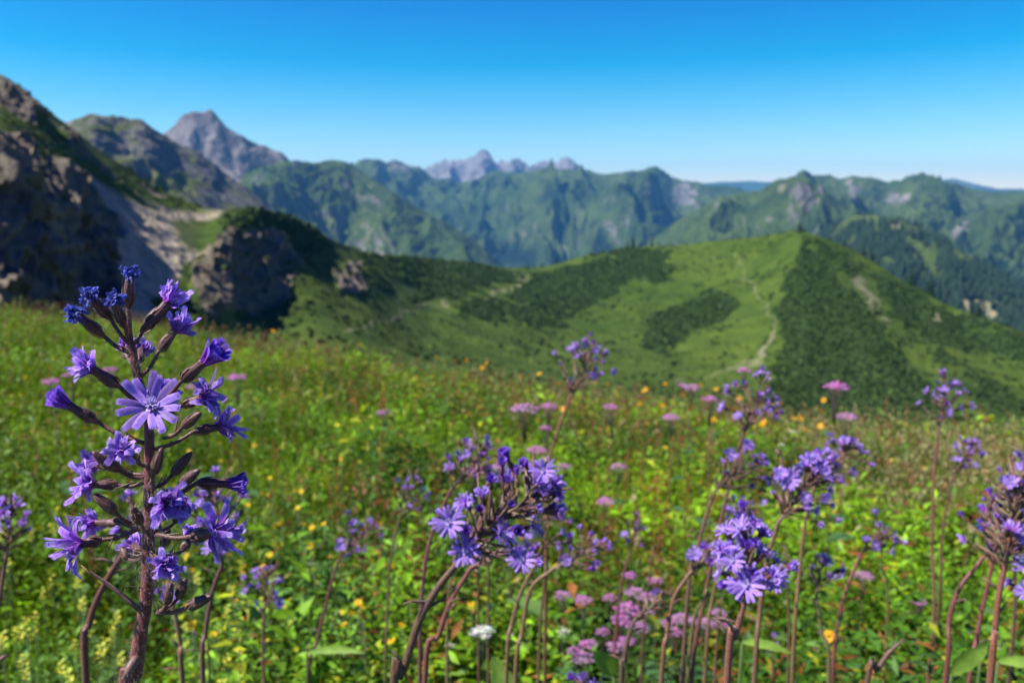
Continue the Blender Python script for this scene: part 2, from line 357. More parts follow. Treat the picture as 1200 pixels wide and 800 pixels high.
scrub = np.maximum.reduce([
    poly([(448, 300), (500, 302), (560, 308), (600, 318), (614, 326), (590, 334), (545, 345), (500, 352), (478, 355), (500, 335), (470, 328), (458, 318)], 4),
    poly([(540, 350), (575, 348), (590, 358), (585, 378), (560, 382), (545, 370)], 4),
    poly([(618, 325), (650, 318), (700, 300), (750, 292), (786, 292), (786, 318), (770, 335), (740, 330), (715, 345), (690, 358), (655, 380), (630, 384), (595, 365), (600, 345)], 4),
    poly([(755, 375), (790, 355), (830, 342), (862, 348), (868, 365), (840, 375), (815, 392), (780, 408), (755, 405)], 4) * .95,
    poly([(915, 350), (942, 285), (965, 300), (1000, 345), (1040, 400), (1085, 440), (1100, 470), (1080, 490), (900, 490), (905, 430), (925, 400), (905, 370)], 5),
    poly([(955, 285), (985, 290), (1010, 305), (1000, 330), (975, 310)], 4) * .9,
    poly([(1020, 318), (1060, 330), (1110, 360), (1160, 385), (1230, 400), (1230, 420), (1150, 405), (1090, 390), (1060, 375), (1040, 350)], 4),
    poly([(280, 255), (300, 240), (345, 252), (372, 262), (385, 285), (362, 310), (330, 275)], 4) * .85,
    .8 * poly([(395, 290), (450, 300), (470, 330), (440, 340), (410, 300)], 4) * smooth(-.1, .2, fbm(X * .06, Y * .06, 3)),
    .7 * poly([(1090, 400), (1200, 430), (1230, 500), (1120, 500)], 8) * smooth(.0, .2, fbm(X * .05, Y * .03 + 9, 3)),
    .9 * poly([(690, 395), (740, 400), (800, 412), (790, 425), (700, 420)], 5) * smooth(.1, .3, fbm(X * .05, Y * .05 + 20, 3))])
scrub = np.clip(scrub + .55 * fbm(X * .09, Y * .09 + 60, 4) * (scrub > .02) + .12 * np.clip(fbm(X * .05, Y * .05 - 30, 4) - .15, 0, 1), 0, 1) * front * (1 - smooth(.3, .6, rock))
pxv, pyv = px0, py0
fr = np.hypot(X, Y); relief = smooth(30, 90, fr)
ca = rock * (1 - scree) * (1 - scrub)
dz = (fbm(X * .02, Y * .02, 5) * 2.0 + fbm(X * .09, Y * .09, 4) * .5) * relief * (.6 + .4 * smooth(200, 500, fr))
dz += ca * ((ridged(X * .045, Y * .045 + 3, 6, .6) - 1) * 2.8 + (ridged(X * .16, Y * .16, 4) - 1) * 1.1) * relief
dz += .7 * scree * fbm(X * .25, Y * .25, 3)
gul = smooth(940, 1010, pxv) * smooth(150, 300, fr)
dz -= gul * 5 * (1 - np.abs(perlin((X - .25 * Y) * .028, Y * .004)) * 2)
cl = ca * relief * smooth(0, 10, crest_i - 12 - np.arange(X.shape[1]))[None]
X = X + cl * ((ridged(Y * .05 + 11, Z * .16, 5, .6) - 1) * 1.9 + np.abs(perlin(Y * .02, Z * .35)) * 1.2); Y = Y + cl * (ridged(X * .06, Z * .2 + 7, 4) - 1) * 1.2
cres = np.exp(-((np.arange(X.shape[1])[None] - crest_i) / 14.0) ** 2); Z = Z + dz * (1 - .72 * cres)
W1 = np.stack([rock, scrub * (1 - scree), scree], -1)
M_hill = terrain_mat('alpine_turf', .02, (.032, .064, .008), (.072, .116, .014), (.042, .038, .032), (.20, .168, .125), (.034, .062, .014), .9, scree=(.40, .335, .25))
ks = int(np.searchsorted(cols, 415))
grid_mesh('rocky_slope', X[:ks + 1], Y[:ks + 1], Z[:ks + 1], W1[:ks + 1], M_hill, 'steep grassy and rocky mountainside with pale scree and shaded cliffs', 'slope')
grid_mesh('hill', X[ks:], Y[ks:], Z[ks:], W1[ks:], M_hill, 'round green hill with dark scrub patches and a trodden path', 'hill')
HX, HY, HZ = X, Y, Z; HPX, HPY = project(X, Y, Z); HCI = crest_i

def mountain(name, crest, dist, foot_py, foot_k, label, mat, lam, amp, seed, rockb=.0, forestb=.0, patches=(), rows=130, step=2.0, rough=1.0, steep=1.0, jag=0.0):
    crest = np.array(crest, float); cs = np.arange(crest[0, 0], crest[-1, 0] + step, step)
    cpv = np.interp(cs, crest[:, 0], crest[:, 1]); cpv = gblur(cpv, 1.2)
    if np.ndim(dist): dv = np.interp(cs, [d[0] for d in dist], [d[1] for d in dist])
    else: dv = np.full(len(cs), float(dist))
    if np.ndim(foot_py): fp = np.interp(cs, [d[0] for d in foot_py], [d[1] for d in foot_py])
    else: fp = np.full(len(cs), float(foot_py))
    dm = dv.mean()
    dv = dv * (1 + .05 * fbm(cs * .006 + seed, cs * 0 + seed, 3))
    xc, yc, zc = at_range(cs, cpv, dv); xf, yf, zf = at_range(cs, fp, dv * foot_k)
    t = np.linspace(0, 1, rows)[None]
    tz = t ** steep
    X = xf[:, None] * (1 - t) + xc[:, None] * t; Y = yf[:, None] * (1 - t) + yc[:, None] * t; Z = zf[:, None] * (1 - tz) + zc[:, None] * tz
    u = (cs / F * dm)[:, None] + 0 * t; v = (t * (1 - foot_k) * dm) + 0 * u
    wx = lam * .25 * fbm(u / lam + seed, v / lam, 3)
    rd = ridged((u + wx) / (lam * 2.0) + seed * 3.1, (v * .9 + u * .45 + wx) / (lam * 4.2), 8, .52) - 1.0
    env = (np.minimum(1, 2.6 * (1 - t)) ** .9 * .96 + .04) * (.1 + .9 * smooth(0, .15, t))
    H = (zc - zf)[:, None]
    amp = amp * 1.55; Z = Z + rd * amp * H * env + fbm(u / lam * 4, v / lam * 4, 4) * amp * H * .12 * rough * (1 - .6 * smooth(.9, 1, t))
    if jag: Z = Z + (ridged(u / (lam * .22) + 5, v / (lam * .5), 4) - 1) * jag * smooth(.75, 1, t)
    X = X + rd * amp * H * env * .25 * (xf / np.hypot(xf, yf))[:, None] * -1; 
    # back side
    nb = 24; tb = np.linspace(0.03, 1, nb)[None]
    ux = (xc / dv)[:, None]; uy = (yc / dv)[:, None]; L = (zc - zf)[:, None] * 1.4 + 200
    Xb = X[:, -1:] + ux * tb * L; Yb = Y[:, -1:] + uy * tb * L; Zb = Z[:, -1:] - tb * L * .8 + amp * H * .3 * (ridged((u[:, :1] + tb * L) / lam, tb * L / lam, 4) - 1) * tb
    X = np.concatenate([X, Xb], 1); Y = np.concatenate([Y, Yb], 1); Z = np.concatenate([Z, Zb], 1)
    u = np.concatenate([u, u[:, -1:] + 0 * tb], 1); v = np.concatenate([v, v[:, -1:] + tb * L], 1)
    rdp = np.concatenate([rd, rd[:, -1:] + 0 * tb], 1)
    # slope from the grid normals
    dXu = np.gradient(X, axis=0); dYu = np.gradient(Y, axis=0); dZu = np.gradient(Z, axis=0)
    dXv = np.gradient(X, axis=1); dYv = np.gradient(Y, axis=1); dZv = np.gradient(Z, axis=1)
    N = np.stack([dYu * dZv - dZu * dYv, dZu * dXv - dXu * dZv, dXu * dYv - dYu * dXv], -1)
    sl = 1 - np.abs(N[..., 2]) / (np.linalg.norm(N, axis=-1) + 1e-9)
    tt = np.concatenate([t + 0 * X[:, :rows], 1 + 0 * Xb], 1)
    fb1 = fbm(u / lam * 1.3 + seed, v / lam * 1.3, 5)
    rk = np.clip(rockb + .06 + (sl - .35) * 1.0 + fb1 * .16 + (tt - .6) * .2, 0, 1)
    fo = np.clip(forestb + (.45 - tt) * .9 + fbm(u / lam * 2 + 9, v / lam * 2 + seed, 4) * .55 - np.clip(rk - .5, 0, 1), 0, 1)
    bare = np.zeros_like(rk)
    ppx, ppy = project(X, Y, Z)
    for (kind, cx, cy, rx, ry, val) in patches:
        d = np.hypot((ppx - cx) / rx, (ppy - cy) / ry) + .9 * fbm(u / lam * 5, v / lam * 5, 4); mk = 1 - smooth(.6, 1.1, d)
        if kind == 'rock': rk = rk * (1 - mk) + val * mk; fo = fo * (1 - mk)
        if kind == 'bare': bare = np.maximum(bare, mk * val); fo = fo * (1 - mk)
        if kind == 'grass': rk = rk * (1 - mk); fo = fo * (1 - mk)
        if kind == 'forest': fo = fo * (1 - mk) + val * mk
    W = np.stack([rk, fo, bare], -1)
    bare = bare * .8; W = np.stack([rk, fo, bare], -1); o = grid_mesh(name, X, Y, Z, W, mat, label, 'mountain'); return X, Y, Z, ppx, ppy, W
GR1, GR2 = (.024, .048, .014), (.068, .105, .022)
FO = (.009, .022, .011)
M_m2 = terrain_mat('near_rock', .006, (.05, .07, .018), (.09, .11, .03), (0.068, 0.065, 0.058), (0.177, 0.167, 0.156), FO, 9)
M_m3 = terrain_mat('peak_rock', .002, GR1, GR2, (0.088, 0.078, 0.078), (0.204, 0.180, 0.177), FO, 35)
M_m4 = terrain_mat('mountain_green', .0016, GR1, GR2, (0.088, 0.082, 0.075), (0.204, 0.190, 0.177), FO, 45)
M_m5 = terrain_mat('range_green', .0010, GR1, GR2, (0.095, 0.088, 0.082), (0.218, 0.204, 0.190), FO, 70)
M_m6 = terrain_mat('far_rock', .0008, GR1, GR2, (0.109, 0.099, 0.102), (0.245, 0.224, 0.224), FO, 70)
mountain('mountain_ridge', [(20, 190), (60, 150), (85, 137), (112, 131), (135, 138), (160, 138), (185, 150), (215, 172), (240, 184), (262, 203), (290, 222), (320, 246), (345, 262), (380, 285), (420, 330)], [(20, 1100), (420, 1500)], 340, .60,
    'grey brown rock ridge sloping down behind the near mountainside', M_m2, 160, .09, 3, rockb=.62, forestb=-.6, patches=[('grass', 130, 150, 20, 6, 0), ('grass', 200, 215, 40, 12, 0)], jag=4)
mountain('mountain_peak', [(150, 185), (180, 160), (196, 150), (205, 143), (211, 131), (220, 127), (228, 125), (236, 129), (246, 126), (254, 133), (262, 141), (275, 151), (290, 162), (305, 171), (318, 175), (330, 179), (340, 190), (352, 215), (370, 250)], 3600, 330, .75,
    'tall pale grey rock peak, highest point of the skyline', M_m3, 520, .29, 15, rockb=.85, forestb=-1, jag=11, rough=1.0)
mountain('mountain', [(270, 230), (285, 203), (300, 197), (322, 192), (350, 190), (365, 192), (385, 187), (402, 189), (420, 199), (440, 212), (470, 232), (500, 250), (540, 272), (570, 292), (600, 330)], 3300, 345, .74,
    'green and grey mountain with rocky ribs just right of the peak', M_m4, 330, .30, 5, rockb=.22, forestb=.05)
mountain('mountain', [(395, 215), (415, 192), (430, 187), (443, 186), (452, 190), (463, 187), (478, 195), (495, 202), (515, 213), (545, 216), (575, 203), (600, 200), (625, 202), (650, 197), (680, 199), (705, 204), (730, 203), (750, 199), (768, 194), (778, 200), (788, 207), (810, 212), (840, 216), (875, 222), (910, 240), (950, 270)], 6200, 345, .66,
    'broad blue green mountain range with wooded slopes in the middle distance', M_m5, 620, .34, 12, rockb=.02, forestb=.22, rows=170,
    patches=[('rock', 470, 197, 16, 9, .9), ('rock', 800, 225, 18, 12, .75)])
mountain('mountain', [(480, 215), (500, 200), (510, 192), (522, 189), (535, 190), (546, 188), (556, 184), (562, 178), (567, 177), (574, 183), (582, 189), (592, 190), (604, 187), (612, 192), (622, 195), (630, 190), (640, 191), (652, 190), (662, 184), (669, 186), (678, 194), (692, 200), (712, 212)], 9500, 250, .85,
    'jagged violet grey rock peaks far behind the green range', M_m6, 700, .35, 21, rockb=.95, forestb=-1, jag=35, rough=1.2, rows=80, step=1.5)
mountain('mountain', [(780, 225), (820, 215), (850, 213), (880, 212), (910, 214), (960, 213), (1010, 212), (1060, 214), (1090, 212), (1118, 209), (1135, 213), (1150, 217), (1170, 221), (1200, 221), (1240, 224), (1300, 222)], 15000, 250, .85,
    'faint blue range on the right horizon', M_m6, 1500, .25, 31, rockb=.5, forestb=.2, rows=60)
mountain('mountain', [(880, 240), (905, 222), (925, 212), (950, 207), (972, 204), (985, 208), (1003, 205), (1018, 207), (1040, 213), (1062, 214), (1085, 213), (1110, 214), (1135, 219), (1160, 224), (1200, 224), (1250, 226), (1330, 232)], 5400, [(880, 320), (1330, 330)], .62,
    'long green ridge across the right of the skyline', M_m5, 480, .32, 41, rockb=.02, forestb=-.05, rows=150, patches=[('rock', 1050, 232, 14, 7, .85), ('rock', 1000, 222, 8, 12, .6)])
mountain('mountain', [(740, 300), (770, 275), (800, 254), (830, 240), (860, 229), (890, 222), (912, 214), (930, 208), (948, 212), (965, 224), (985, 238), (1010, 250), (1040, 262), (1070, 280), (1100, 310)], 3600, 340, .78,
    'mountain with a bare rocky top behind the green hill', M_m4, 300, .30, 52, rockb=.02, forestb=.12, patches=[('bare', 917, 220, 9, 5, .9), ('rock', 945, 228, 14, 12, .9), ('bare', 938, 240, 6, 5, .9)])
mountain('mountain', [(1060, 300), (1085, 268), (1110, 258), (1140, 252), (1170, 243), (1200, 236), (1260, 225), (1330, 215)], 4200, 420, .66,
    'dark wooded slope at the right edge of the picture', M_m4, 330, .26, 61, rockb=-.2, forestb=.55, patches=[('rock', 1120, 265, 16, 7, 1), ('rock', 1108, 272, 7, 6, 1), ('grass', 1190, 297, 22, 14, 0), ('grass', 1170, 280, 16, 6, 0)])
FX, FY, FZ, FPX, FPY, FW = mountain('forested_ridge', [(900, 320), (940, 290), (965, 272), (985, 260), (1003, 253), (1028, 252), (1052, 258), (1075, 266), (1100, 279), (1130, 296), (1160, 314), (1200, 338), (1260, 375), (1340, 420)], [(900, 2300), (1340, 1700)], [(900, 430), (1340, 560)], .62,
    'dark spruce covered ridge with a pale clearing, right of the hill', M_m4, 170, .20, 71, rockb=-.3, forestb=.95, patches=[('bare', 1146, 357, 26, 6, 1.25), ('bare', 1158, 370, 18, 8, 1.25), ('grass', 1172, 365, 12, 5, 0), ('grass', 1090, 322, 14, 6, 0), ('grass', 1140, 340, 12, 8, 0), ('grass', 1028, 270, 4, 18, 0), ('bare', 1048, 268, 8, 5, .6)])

# ------------------------------------------------------------------ trees, scrub and forest on the hills
def hill_point(px, py, crest=False):
    """nearest point of the hill surface (front side) to a photo position"""
    d = (HPX - px) ** 2 + (HPY - py) ** 2; d[:, HCI + 1:] = 1e12
    if crest:
        c = int(np.argmin(np.abs(cols - px))); return HX[c, HCI], HY[c, HCI], HZ[c, HCI]
    a = np.unravel_index(np.argmin(d), d.shape); return HX[a], HY[a], HZ[a]
def conifer_mesh(seed, h, tiers, broad=.2):
    r = random.Random(seed); mb = MB(); g = (.016, .034, .012)
    for k in range(tiers):
        f = k / tiers; z = h * (.08 + .9 * f); rad = h * broad * (1 - f) ** .8 + .12
        nb = max(5, int(13 * (1 - f * .6)))
        for b in range(nb):
            a = 2 * math.pi * (b + r.random() * .8) / nb + k; L = rad * r.uniform(.65, 1.2); wd = L * .42 + .08
            dx, dy = math.cos(a), math.sin(a); z0 = z + r.uniform(-.15, .15) * h / tiers; dr = -L * r.uniform(.15, .5)
            c = tuple(q * r.uniform(.6, 1.5) for q in g)
            mb.add([(0, 0, z0 + .12 * L), (dx * L * .55 - dy * wd, dy * L * .55 + dx * wd, z0 + dr * .7), (dx * L, dy * L, z0 + dr * .8),
                    (dx * L * .55 + dy * wd, dy * L * .55 - dx * wd, z0 + dr * .7), (dx * L * .5, dy * L * .5, z0 + .1 * L)],
                   [(0, 1, 4), (1, 2, 4), (2, 3, 4), (3, 0, 4)], c)
    mb.add([(0, 0, h), (.12, 0, h * .9), (-.06, .1, h * .9), (-.06, -.1, h * .9)], [(0, 1, 2), (0, 2, 3), (0, 3, 1)], g)
    crown = mb.mesh('crown', [M_needle]); mt = MB(); tube(mt, [(0, 0, -1), (0, 0, h * .5), (0, 0, h * .92)], [h * .022, h * .014, .02], 6, (.07, .05, .035))
    return crown, mt.mesh('trunk', [M_bark])
CON = [conifer_mesh(s_, h, t) for s_, h, t in ((1, 8, 11), (2, 6.5, 9), (3, 9.5, 12), (4, 5, 8))]
def conifer(x, y, z, k, sc, label, group):
    o = empty('conifer_tree', (x, y, z)); o.scale = (sc, sc, sc); o.rotation_euler.z = random.uniform(0, 6)
    tag(o, label, 'tree', group)
    link(bpy.data.objects.new('crown', CON[k][0]), o); link(bpy.data.objects.new('trunk', CON[k][1]), o)
TREES = [(735, .9, 0), (742, 1.1, 2), (750, .8, 1), (757, .7, 3), (764, .9, 0), (772, .7, 1), (718, .8, 3), (706, .7, 1), (690, .7, 3), (652, .8, 0), (634, .7, 1), (626, .6, 3), (781, .6, 3), (786, .7, 1),
         (937, 1.0, 0), (942, .8, 1), (930, .6, 3), (972, .7, 1), (990, .8, 0), (997, .6, 3), (1012, .8, 2), (1022, 1.0, 0), (1030, .9, 1), (1045, .6, 3), (1068, 1.1, 2), (1074, .8, 3), (1091, 1.25, 2), (1100, .6, 3), (1122, .7, 1), (1138, .9, 0), (1146, 1.0, 2), (1155, .7, 3), (1180, .7, 1)]
for px, sc, k in TREES:
    x, y, z = hill_point(px, 0, True)
    if px < 800: lb, gr = 'small dark conifer on the saddle between the slopes, left of the green hilltop', 'conifers along the saddle'
    elif px < 950: lb, gr = 'small dark conifer at the very top of the green hill', 'conifers on the hilltop'
    else: lb, gr = 'small dark conifer on the ridge line falling right from the hilltop', 'conifers down the right ridge'
    if px == 1091: lb, gr = 'tallest conifer on the ridge falling right from the hilltop', None
    conifer(x, y, z - .3, k, sc * .95, lb, gr)
for q, (px, py, sc, k) in enumerate([(1045, 352, .8, 0), (1050, 366, .9, 1), (1040, 340, .7, 3), (1062, 380, .7, 1), (1085, 392, .8, 0), (1034, 328, .6, 3), (1058, 402, .7, 0), (1130, 412, .8, 0), (1165, 425, .7, 1), (1105, 398, .6, 3), (605, 330, .7, 3), (598, 336, .5, 1), (805, 320, .6, 1)]):
    x, y, z = hill_point(px, py)
    conifer(x, y, z - .3, k, sc * .8, 'lone dark conifer on the steep right flank of the green hill' if px > 900 else 'lone dark conifer beside the scrub in the saddle', 'conifers on the right flank' if px > 900 else 'conifers in the saddle scrub')
def clumps(name, pts, size, color, mat, seed, nf=9, flat=.7):
    """many small ragged leaf tufts, one mesh"""
    r = np.random.default_rng(seed); n_ = len(pts); k = nf
    c = np.repeat(pts, k, 0); s_ = np.repeat(size * r.uniform(.6, 1.3, n_), k)
    d = r.normal(size=(n_ * k, 3)); d[:, 2] = np.abs(d[:, 2]) * flat; d /= np.linalg.norm(d, axis=1)[:, None]
    ctr = c + d * s_[:, None] * .55 * r.uniform(.5, 1.1, (n_ * k, 1))
    a = np.cross(d, r.normal(size=d.shape)); a /= np.linalg.norm(a, axis=1)[:, None]; b = np.cross(d, a)
    hs_ = (s_ * r.uniform(.35, .6, n_ * k))[:, None]
    V = np.stack([ctr + a * hs_, ctr + b * hs_ + d * hs_ * .3, ctr - a * hs_, ctr - b * hs_ - d * hs_ * .3], 1).reshape(-1, 3)
    Fq = np.arange(len(V)).reshape(-1, 4)
    col = np.repeat(np.array(color)[None] * r.uniform(.55, 1.5, (n_ * k, 1)), 4, 0)
    return link(bpy.data.objects.new(name, np_mesh(name, V, [Fq], col, [mat], False)))
def surf_sample(X, Y, Z, wt, num, seed):
    r = np.random.default_rng(seed); ar = np.zeros(X.shape)
    e1 = np.stack([np.gradient(a, axis=0) for a in (X, Y, Z)], -1); e2 = np.stack([np.gradient(a, axis=1) for a in (X, Y, Z)], -1)
    ar = np.linalg.norm(np.cross(e1, e2), axis=-1) * wt; p = (ar / ar.sum()).ravel()
    ii = r.choice(p.size, num, p=p); a = r.uniform(-.5, .5, (num, 1)); b = r.uniform(-.5, .5, (num, 1))
    B = np.stack([X, Y, Z], -1).reshape(-1, 3)[ii]; return B + e1.reshape(-1, 3)[ii] * a + e2.reshape(-1, 3)[ii] * b
frm = (np.arange(HX.shape[1]) <= HCI + 3)[None] * np.clip((W1[..., 1] > .42) + .05 * (fbm(HX * .03 + 5, HY * .03, 4) > .05) * (W1[..., 2] < .3) + .1 * (fbm(HX * .05 + 5, HY * .02, 4) > .08) * (HPX > 990), 0, 1) * (HPX > 150) * (HPX < 1260)
o = clumps('scrub', surf_sample(HX, HY, HZ, frm * 1.0, 27000, 3), 1.3, (.040, .074, .015), M_needle, 4)
tag(o, 'dark green dwarf pine scrub in patches over the hill', 'scrub', kind='stuff')
frm = (np.arange(HX.shape[1]) <= HCI + 2)[None] * (W1[..., 1] < .3) * (W1[..., 2] < .2) * (W1[..., 0] < .5) * (HPX > -40) * (HPX < 1260) * (fbm(HX * .03, HY * .03 + 7, 4) > -.05)
o = clumps('grass_tussocks', surf_sample(HX, HY, HZ, frm * 1.0, 16000, 5) - np.array([0, 0, .25]), .75, (.06, .09, .016), M_grass, 6, nf=6, flat=.5)
tag(o, 'low green grass tussocks on the hillside', 'grass', kind='stuff')
# spruce forest on the dark ridge
pts = surf_sample(FX, FY, FZ, (np.arange(FX.shape[1]) < 136)[None] * (FW[..., 1] > .45) * (FW[..., 2] < .3) * (FPX > 900) * (FPX < 1290) * (FPY < 430), 9000, 8)
r = np.random.default_rng(9); n_ = len(pts); hh = r.uniform(9, 19, n_); k = 7
an = np.arange(k) / k * 2 * np.pi
ring = np.stack([np.cos(an), np.sin(an), 0 * an], -1)[None] * (hh * .2 * r.uniform(.8, 1.2, n_))[:, None, None] * r.uniform(.7, 1.2, (n_, k, 1))
base = pts[:, None] + ring; base[..., 2] += (hh * .12)[:, None] + r.uniform(-.6, .6, (n_, k)); apex = pts.copy(); apex[:, 2] += hh
V = np.concatenate([base, apex[:, None]], 1).reshape(-1, 3); bi = (np.arange(n_) * (k + 1))[:, None, None]
tri = np.stack([np.arange(k), (np.arange(k) + 1) % k, np.full(k, k)], -1)[None] + bi
col = np.repeat(np.array([[.014, .032, .013]]) * r.uniform(.6, 1.5, (n_, 1)), k + 1, 0)
o = link(bpy.data.objects.new('forest', np_mesh('forest', V, [tri.reshape(-1, 3)], col, [M_needle], False)))
tag(o, 'dark spruce forest covering the ridge right of the hill', 'forest', kind='stuff')
# ------------------------------------------------------------------ meadow vegetation
def meadow_points(num, rmin, rscale, seed, rmaxf=1.12, azr=.80, power=1.0):
    r = np.random.default_rng(seed); num = int(num * 1.29); az = r.uniform(-azr, azr, num * 3); rb = np.interp(az, AZB[:, 0], AZB[:, 1]) * rmaxf
    rg = rmin + (rb - rmin) * r.random(num * 3) ** power
    dens = rg / (1 + rg / rscale) ** 2; keep = r.random(num * 3) < dens / dens.max(); az, rg = az[keep][:num], rg[keep][:num]
    x = rg * np.sin(az); y = rg * np.cos(az); return x, y, rg, az
def zone(x, y):
    """photo column/row of a ground position, used for where each kind of herb grows"""
    z = ground_z(x, y); return z, *project(x, y, z + .3)
G_BRI = np.array((.145, .275, .008)); G_MID = np.array((.055, .135, .010)); G_BLU = np.array((.045, .115, .030)); G_YEL = np.array((.28, .31, .015)); G_RED = np.array((.20, .08, .02))
def herb_colors(x, y, px, r):
    n_ = len(x); m1 = smooth(-.25, .3, fbm(x * .8 + 3, y * .5, 4))[:, None]; m2 = smooth(.1, .4, fbm(x * 1.3 + 30, y * .8 + 8, 3))[:, None]
    c = G_MID * (1 - m1) + G_BRI * m1
    left = (1 - smooth(150, 420, px))[:, None]; c = c * (1 - .55 * left) + G_BRI * .55 * left
    c = c * (1 - .5 * m2) + G_BLU * .5 * m2
    u = r.random((n_, 1)); c = np.where(u < .07, G_YEL, c); c = np.where(u > .968 - .03 * smooth(300, 500, px)[:, None], G_RED, c); c = c * (.74 + .52 * smooth(-.35, .35, fbm(x * .7 + 90, y * .45 + 12, 4)))[:, None]
    return c * r.uniform(.5, 1.6, (n_, 1))
def herbs(name, num, rmin, rscale, seed, nleaf, hmul, llen, wid, label, dark=1.0, droop=.0, power=1.0, zone_fn=None, rmaxf=1.12):
    r = np.random.default_rng(seed); x, y, rg, az = meadow_points(num, rmin, rscale, seed, rmaxf, power=power)
    z, px, py = zone(x, y)
    if zone_fn is not None:
        kp_ = r.random(len(x)) < zone_fn(x, y, px, py, rg); x, y, rg, z, px = x[kp_], y[kp_], rg[kp_], z[kp_], px[kp_]
    n_ = len(x); H = hmul * (.24 + .13 * fbm(x * 1.1, y * 1.1 + 5, 3)) * r.uniform(.6, 1.25, n_); H = np.clip(H * (1 + .55 * fbm(x * 3.1 + 9, y * 3.1, 2)), .06, .6)
    cb = herb_colors(x, y, px, r) * dark
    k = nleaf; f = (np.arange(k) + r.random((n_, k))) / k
    base = np.stack([x, y, z], -1)[:, None]; lean = r.normal(0, .10, (n_, 1, 2)) * H[:, None, None]
    pos = np.repeat(base, k, 1).astype(float); pos[..., :2] += lean * f[..., None]; pos[..., 2] += H[:, None] * (.15 + .85 * f)
    a = (np.arange(k) * 2.4)[None] + r.random((n_, 1)) * 6 + r.normal(0, .4, (n_, k)); el = r.uniform(-.1, .9, (n_, k)) - droop
    L = (llen * r.uniform(.6, 1.3, (n_, k)) * (1.1 - .45 * f) * (1 + rg[:, None] / 14)); Wd = L * wid
    d = np.stack([np.cos(a) * np.cos(el), np.sin(a) * np.cos(el), np.sin(el)], -1); s_ = np.stack([-np.sin(a), np.cos(a), 0 * a], -1); up = np.cross(d, s_) * -1
    up = np.where(up[..., 2:] < 0, -up, up)
    roll = r.normal(0, .5, (n_, k, 1)); s2 = s_ * np.cos(roll) + up * np.sin(roll); up = up * np.cos(roll) - s_ * np.sin(roll); s_ = s2
    L = L[..., None]; Wd = Wd[..., None]
    V = np.stack([pos, pos + d * L * .45 + s_ * Wd * .5 + up * Wd * .1, pos + d * L - up * L * .18, pos + d * L * .45 - s_ * Wd * .5 + up * Wd * .1, pos + d * L * .45 - up * Wd * .10], 2).reshape(-1, 3)
    q = (np.arange(n_ * k) * 5)[:, None]; Fq = np.concatenate([q + np.array([0, 1, 2, 4]), q + np.array([0, 4, 2, 3])], 0)
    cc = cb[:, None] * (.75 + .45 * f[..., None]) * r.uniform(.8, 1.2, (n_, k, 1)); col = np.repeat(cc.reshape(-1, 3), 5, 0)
    o = link(bpy.data.objects.new(name, np_mesh(name, V, [Fq], col, [M_leaf], True))); tag(o, label, 'meadow plants', kind='stuff'); return o
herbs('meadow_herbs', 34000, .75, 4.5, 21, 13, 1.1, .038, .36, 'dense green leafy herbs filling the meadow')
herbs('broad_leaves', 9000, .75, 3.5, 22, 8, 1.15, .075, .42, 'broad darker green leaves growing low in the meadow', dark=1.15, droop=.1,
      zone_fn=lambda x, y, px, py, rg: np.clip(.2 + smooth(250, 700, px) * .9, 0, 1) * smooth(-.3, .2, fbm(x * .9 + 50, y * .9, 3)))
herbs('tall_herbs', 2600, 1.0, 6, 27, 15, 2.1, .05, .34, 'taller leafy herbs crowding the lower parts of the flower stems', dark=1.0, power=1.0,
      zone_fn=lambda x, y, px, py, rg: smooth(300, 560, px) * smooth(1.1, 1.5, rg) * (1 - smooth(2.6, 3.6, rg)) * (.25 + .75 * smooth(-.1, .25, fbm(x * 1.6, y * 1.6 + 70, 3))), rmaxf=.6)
def blades(name, num, rmin, rscale, seed, hl, wd, label, colf, power=1.0, zone_fn=None, rmaxf=1.12, bend=.35, ns=3, cat='grass'):
    r = np.random.default_rng(seed); x, y, rg, az = meadow_points(num, rmin, rscale, seed, rmaxf, power=power); z, px, py = zone(x, y)
    if zone_fn is not None:
        kp_ = r.random(len(x)) < zone_fn(x, y, px, py, rg); x, y, rg, z, px = x[kp_], y[kp_], rg[kp_], z[kp_], px[kp_]
    n_ = len(x); L = hl * r.uniform(.55, 1.2, n_); a = r.uniform(0, 6.28, n_); bd = bend * r.uniform(.2, 1.6, n_)
    wa = r.uniform(0, 6.28, n_); w_ = (wd * (1 + rg / 5) * r.uniform(.7, 1.3, n_))[:, None]; S = np.stack([np.cos(wa), np.sin(wa), 0 * wa], -1)
    rows = []
    for i_ in range(ns + 1):
        t = i_ / ns; p_ = np.stack([x + np.cos(a) * L * bd * t * t, y + np.sin(a) * L * bd * t * t, z + L * t * (1 - .35 * bd * t)], -1)
        q_ = 1 - t * .85; rows += [p_ - S * w_ * q_, p_ + S * w_ * q_]
    V = np.stack(rows, 1).reshape(-1, 3); m = 2 * (ns + 1); q = (np.arange(n_) * m)[:, None]
    Fq = np.concatenate([q + np.array([2 * i_, 2 * i_ + 1, 2 * i_ + 3, 2 * i_ + 2]) for i_ in range(ns)], 0)
    col = np.repeat(colf(x, y, px, r, n_), m, 0)
    o = link(bpy.data.objects.new(name, np_mesh(name, V, [Fq], col, [M_grass], True))); tag(o, label, cat, kind='stuff'); return (x, y, z, L, a, bd, px, r)
blades('grass', 60000, .8, 4.5, 31, .36, .0014, 'fine green grass blades among the meadow flowers',
       lambda x, y, px, r, n_: np.where(r.random((n_, 1)) < .8, G_BRI * .95, G_YEL) * r.uniform(.6, 1.3, (n_, 1)), zone_fn=lambda x, y, px, py, rg: 1 - .72 * smooth(300, 620, px) * (1 - smooth(3.5, 6, rg)))
